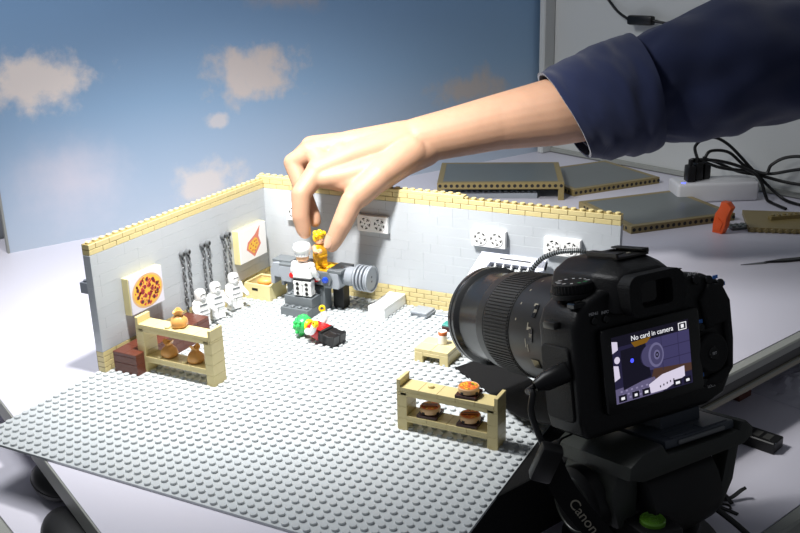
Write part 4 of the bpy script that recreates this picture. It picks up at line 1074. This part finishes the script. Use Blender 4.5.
# sleeve: rings along the arm with folds
def sleeve(name, path, radii, folds, seed, par, tilt=0, thick=2.0, nseg=56, hard=0):
    P = spline(path, 10); n = len(P); g = G(); rings = []
    up = None
    for i, p in enumerate(P):
        t = i / (n - 1); d = (P[min(i + 1, n - 1)] - P[max(i - 1, 0)]).normalized(); k = t * (len(radii) - 1); a = int(min(k, len(radii) - 2)); r = radii[a] + (radii[a + 1] - radii[a]) * (k - a)
        if up is None: u = (Vector((0, 0, 1)) - d * d.z).normalized()
        else: u = (up - d * up.dot(d)).normalized()
        up = u; v = d.cross(u); ring = []
        for j in range(nseg):
            th = 2 * PI * j / nseg
            w = folds * (noise.noise((math.cos(th) * 1.1 + seed, math.sin(th) * 1.1, t * 5)) + .6 * math.sin(t * 17 + 2.2 * math.sin(th + seed)) * noise.noise((math.cos(th) * 1.6, math.sin(th) * 1.6, t * 3 + seed)) + .35 * noise.noise((math.cos(th) * 3, math.sin(th) * 3, t * 12 + seed)))
            ring.append(p + (u * math.cos(th) + v * math.sin(th)) * (r + w) + d * tilt * (1 - t) * math.cos(th) * r)
        rings.append((ring, p))
    outer = [[g.bm.verts.new(q) for q in ring] for ring, p in rings]
    inner = [[g.bm.verts.new(q + (p - q).normalized() * thick) for q in ring] for ring, p in rings]
    for L_, flip in ((outer, 0), (inner, 1)):
        for A, B_ in zip(L_, L_[1:]):
            for j in range(nseg):
                k = (j + 1) % nseg; f = (A[j], A[k], B_[k], B_[j]); g.bm.faces.new(f[::-1] if flip else f)
    for j in range(nseg):
        k = (j + 1) % nseg
        g.bm.faces.new((outer[0][j], inner[0][j], inner[0][k], outer[0][k])); g.bm.faces.new((outer[-1][j], outer[-1][k], inner[-1][k], inner[-1][j]))
    bmesh.ops.recalc_face_normals(g.bm, faces=g.bm.faces)
    return g.build(name, 'denim', par, AO, 50)
SV = sleeve('sleeve', [(302, 130, 181), (352, 165, 196), (405, 200, 212), (470, 240, 226), (560, 290, 244), (660, 340, 270)], [40, 47, 58, 66, 72, 78, 84], 12, 2.0, PERSON)
sleeve('cuff', [(288, 123, 174.5), (307, 136, 180), (330, 153, 187), (353, 169, 194)], [49, 54, 59, 61], 3.2, 5.0, SV, -.30, 3.0)
B = seg(((420, 200, 205), 34), ((560, 290, 244), 50), ((650, 335, 268), 60))

# ================================================================== light
def spot(name, at, to, power, size, blend, rad, col):
    l = bpy.data.lights.new(name, 'SPOT'); l.energy = power; l.spot_size = R(size); l.spot_blend = blend; l.shadow_soft_size = rad; l.color = col
    o = bpy.data.objects.new(name, l); C.objects.link(o); o.location = W(at)
    o.rotation_euler = (Vector(to) - Vector(at)).to_track_quat('-Z', 'Y').to_euler(); return o
spot('desk_lamp_light', (135, -245, 480), (90, -40, 20), 24.0, 100, 1.0, .024, (1.0, .985, .96))
al = bpy.data.lights.new('left_fill_light', 'AREA'); al.shape = 'DISK'; al.size = .40; al.energy = 6.3; al.color = (.97, .985, 1.0)  # unseen broad fill added to brighten the left table and sky board
ao = bpy.data.objects.new('left_fill_light', al); C.objects.link(ao); ao.location = W((-240, -290, 880)); ao.rotation_euler = (Vector((0, -230, 0)) - Vector((-240, -290, 880))).to_track_quat('-Z', 'Y').to_euler()
w = bpy.data.worlds.new('room'); bpy.context.scene.world = w; w.use_nodes = True
bgn = w.node_tree.nodes['Background']; bgn.inputs[0].default_value = (.84, .88, 1.0, 1); bgn.inputs[1].default_value = .13

# ================================================================== viewpoint
cd = bpy.data.cameras.new('viewpoint'); cam = bpy.data.objects.new('viewpoint', cd); C.objects.link(cam)
cam.location = W((586.514, -802.628, 344.905)); cam.rotation_euler = (1.24352387, 0.0268299237, 0.477521366)
cd.sensor_fit = 'HORIZONTAL'; cd.sensor_width = 36; cd.lens = 958.374396 / 800 * 36; cd.clip_start = .01; cd.clip_end = 50
sc = bpy.context.scene; sc.camera = cam
sc.view_settings.view_transform = 'Standard'; sc.view_settings.look = 'None'; sc.view_settings.exposure = 0; sc.view_settings.gamma = 1
